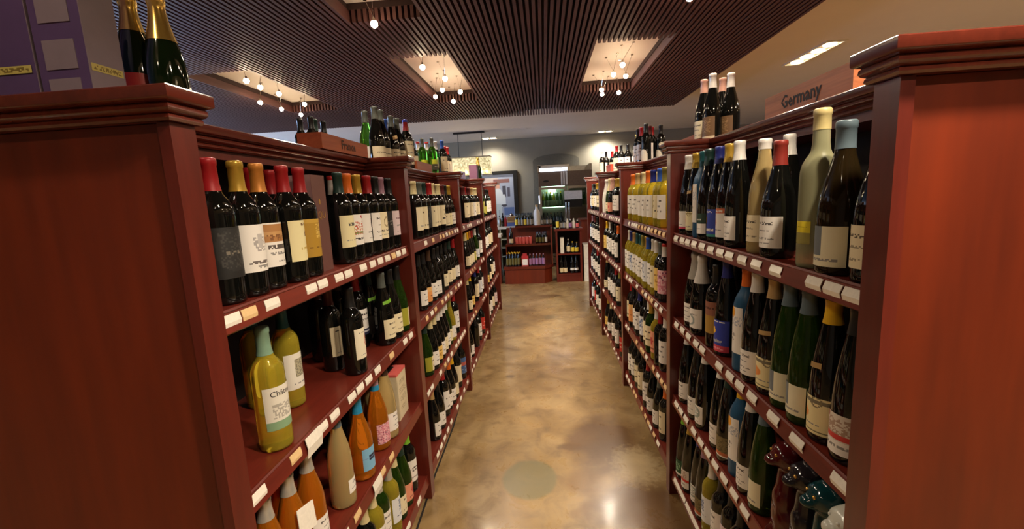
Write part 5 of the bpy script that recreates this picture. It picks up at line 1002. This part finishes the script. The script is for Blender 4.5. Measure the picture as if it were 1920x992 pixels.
cl = thing('white_roll', 'white paper roll standing on the checkout desk', 'paper roll', (-.54, 8.38, .93)); ob('roll', MB().lathe([(.04, .0004), (.04, .17), (.012, .171), (.012, .16)], 14, -.54, 8.38, .93), M['white'], cl, True); ob('spindle', MB().lathe([(.008, .15), (.008, .2)], 8, -.54, 8.38, .93), M['black'], cl)

# ------------------------------------------------------------------ glass-door cooler in the alcove
CY = 9.1
co = thing('wine_cooler', 'two-door glass wine cooler with lit canopy and blue display', 'refrigerator', (.42, 9.4, 0))
x0, x1 = -.09, 1.0
ob('body', MB().box(x0, x0 + .05, CY + .03, 9.72, .05, 2.06).box(x1 - .05, x1, CY + .03, 9.72, .05, 2.06).box(x0, x1, 9.68, 9.72, .05, 2.06).box(x0, x1, CY + .03, 9.72, .05, .18).box(x0, x1, CY + .03, 9.72, 1.66, 1.70), M['steel'], co)
ob('header', MB().box(x0 + .005, x1 - .005, CY + .005, CY + .045, 1.64, 1.93), M['header'], co)
ob('header_louvre', MB().box(.37, .40, CY - .002, CY + .005, 1.66, 1.92).box(.415, .445, CY - .002, CY + .005, 1.66, 1.92).box(.46, .50, CY - .002, CY + .005, 1.66, 1.92), M['white'], co)
ob('canopy', MB().box(x0 - .01, .55, CY + .03, 9.72, 1.93, 2.07), M['steel'], co)
ob('light_tube', MB().box(-.06, .50, CY - .01, CY + .028, 1.945, 2.0), M['tube'], co)
ob('canopy_edge', MB().box(x0 - .01, -.062, CY - .01, CY + .028, 1.93, 2.03), M['steel'], co); ob('canopy_edge', MB().box(.502, .55, CY - .01, CY + .028, 1.93, 2.03), M['steel'], co)
ob('display', MB().lathe([(.001, -.004), (.06, -.004), (.06, 0)], 16), M['black'], co).matrix_parent_inverse = Matrix.Translation((.065 - .42, CY - 9.4, 1.745)) @ Matrix.Rotation(PI / 2, 4, 'X').to_4x4() @ Matrix.Diagonal((1, .35, -1, 1))
ob('display_light', MB().box(.05, .085, CY - .002, CY + .003, 1.735, 1.755), M['led'], co)
ob('corner_light', MB().box(x0 - .004, x0 + .02, CY + .0, CY + .03, 1.3, 1.46), M['tube'], co)
for a, b_ in ((x0 + .01, .47), (.49, x1 - .01)):
    d = ob('door', MB().box(a, a + .045, CY - .01, CY + .03, .2, 1.63).box(b_ - .045, b_, CY - .01, CY + .03, .2, 1.63).box(a + .045, b_ - .045, CY - .01, CY + .03, .2, .26).box(a + .045, b_ - .045, CY - .01, CY + .03, 1.58, 1.63), M['steel'], co)
    q = ob('pane', MB().box(a + .045, b_ - .045, CY + .008, CY + .012, .26, 1.58), M['pane'], d); q.matrix_parent_inverse = Matrix.Identity(4)
    hx = b_ - .022 if a < .3 else a + .022
    q = ob('handle', MB().tube([(hx, CY - .01, .75), (hx, CY - .045, .78), (hx, CY - .045, 1.3), (hx, CY - .01, 1.33)], .009, 8), M['chrome'], d, True); q.matrix_parent_inverse = Matrix.Identity(4)
for z in (.45, .8, 1.22): ob('wire_shelf', MB().box(x0 + .05, x1 - .05, CY + .06, 9.6, z, z + .012), M['steel'], co)
ob('inner_lamp', MB().box(x0 + .06, .44, CY + .06, CY + .09, 1.60, 1.64), M['coolglow'], co)
ob('inner_lamp', MB().box(x0 + .06, .44, CY + .07, CY + .085, 1.205, 1.218), M['coolglow'], co)
lt = bpy.data.lights.new('cooler', 'POINT'); lt.energy = 1.6; lt.color = (.62, 1, .74); lt.shadow_soft_size = .1
lo = bpy.data.objects.new('cooler_light', lt); COL.objects.link(lo); lo.location = (.18 - .42, 9.2 - 9.4, 1.55); lo.parent = co
sg = MB().box(.42, .80, CY - .017, CY - .0145, 1.32, 1.52); so = thing('door_notice', 'white and black notice fixed on the cooler door', 'sign', (.6, CY - .014, 1.18))
ob('white_half', MB().box(.425, .78, CY - .0485, CY - .0465, 1.36, 1.53), PAP['white'], so); ob('black_half', MB().box(.425, .78, CY - .0485, CY - .0465, 1.20, 1.355), M['black'], so)
for i in range(6):
    small_bottle('chilled_bottle', 'pale chilled bottle with yellow neck, %s along in the cooler' % ORD[i], 'bottle', 'chilled bottles on the upper cooler shelf', -.005 + .073 * i, 9.22, 1.232, .30, .034, GL['gr'] if i % 3 else GL['yl'], CAPM['yellow' if i in (1, 2, 5) else 'white'], PAP['cream'], (.06, .4))
for i in range(6):
    small_bottle('chilled_bottle', 'dim chilled bottle, %s along on the middle cooler shelf' % ORD[i], 'bottle', 'chilled bottles on the middle cooler shelf', -.005 + .073 * i, 9.22, .812, .29, .033, GL['dk'], CAPM['orange' if i == 2 else 'black'], PAP['cream'] if i % 2 else None, (.06, .35))
for i in range(4):
    small_bottle('chilled_bottle', 'pale chilled bottle, %s along behind the second cooler door' % ORD[i], 'bottle', 'chilled bottles behind the second door', .60 + .08 * i, 9.24, 1.232, .29, .033, GL['gr'], CAPM['white'], PAP['cream'], (.06, .4))

# ------------------------------------------------------------------ framed picture and crystal pendant
pi = thing('framed_picture', 'large black-framed picture of a person in white on grey wall', 'picture', (-1.0, 9.78, 1.5))
px0, px1, pz0, pz1 = -1.62, -.56, .62, 2.04
fr = MB()
for a in ((px0, px1, pz0, pz0 + .075), (px0, px1, pz1 - .075, pz1), (px0, px0 + .085, pz0 + .075, pz1 - .075), (px1 - .085, px1, pz0 + .075, pz1 - .075)): fr.box(a[0], a[1], 9.745, 9.798, a[2], a[3])
ob('frame', fr, M['black'], pi)
pg = raster(60, 76, (150, 156, 170), [('r', .1, .7, .62, .95, (176, 160, 150)), ('b', .96, 1, (188, 190, 194)), ('r', .5, .86, .9, .92, (120, 84, 80)), ('r', .72, .6, .80, .80, (70, 70, 80)), ('r', .84, .62, .9, .78, (80, 78, 90)), ('r', .74, .3, .98, .44, (90, 110, 150)), ('r', .7, .1, .95, .26, (140, 110, 116)),
     ('n', .05, .05, .45, .6, (120, 116, 124), .4), ('d', .60, .80, .055, .055, (196, 150, 126)), ('d', .60, .845, .05, .022, (110, 90, 80)), ('d', .60, .58, .14, .18, (206, 210, 210)), ('r', .52, .05, .69, .5, (184, 192, 190)), ('r', .60, .05, .61, .4, (150, 156, 156)), ('d', .74, .56, .05, .1, (206, 210, 210)), ('d', .74, .47, .07, .02, (60, 60, 66))], 5)
link('picture_print', print_mesh('picture_print', pg, lambda u, v: (px0 + .08 + (px1 - px0 - .16) * u, 9.77, pz0 + .07 + (pz1 - pz0 - .14) * v), M['gloss']), pi)
pe = thing('crystal_pendant', 'rectangular crystal pendant light hanging on two rods over the desk', 'pendant lamp', (-1.33, 8.45, Z_CEIL))
ob('ceiling_bar', MB().box(-1.65, -1.06, 8.42, 8.48, Z_CEIL - .03, Z_CEIL - .0005), M['black'], pe)
for x in (-1.57, -1.12): ob('rod', MB().tube([(x, 8.45, 2.24), (x, 8.45, Z_CEIL - .02)], .006, 8), M['black'], pe)
ob('shade_frame', MB().box(-1.80, -.96, 8.33, 8.57, 2.235, 2.255).box(-1.80, -.96, 8.33, 8.57, 1.90, 1.915), M['steel'], pe)
def crystal():
    m, nt, b = new_mat('crystal_glow'); tc = nt.nodes.new('ShaderNodeTexCoord'); v = nt.nodes.new('ShaderNodeTexVoronoi'); v.inputs['Scale'].default_value = 38
    nt.links.new(tc.outputs['Object'], v.inputs['Vector']); r = nt.nodes.new('ShaderNodeValToRGB'); nt.links.new(v.outputs['Color'], r.inputs[0])
    r.color_ramp.elements[0].position = .2; r.color_ramp.elements[0].color = (.32, .27, .12, 1); r.color_ramp.elements[1].position = .9; r.color_ramp.elements[1].color = (1, .88, .55, 1)
    nt.links.new(r.outputs[0], b.inputs['Emission Color']); setp(b, Base_Color=lin((180, 166, 120)), Emission_Strength=.85, Roughness=.2); return m
ob('crystal_shade', MB().box(-1.79, -.97, 8.34, 8.56, 1.915, 2.235), crystal(), pe)
for i in range(8): ob('lamp', MB().sphere((-1.72 + i * .097, 8.335, 1.965), .014, 8, 6), M['bulb'], pe, True)
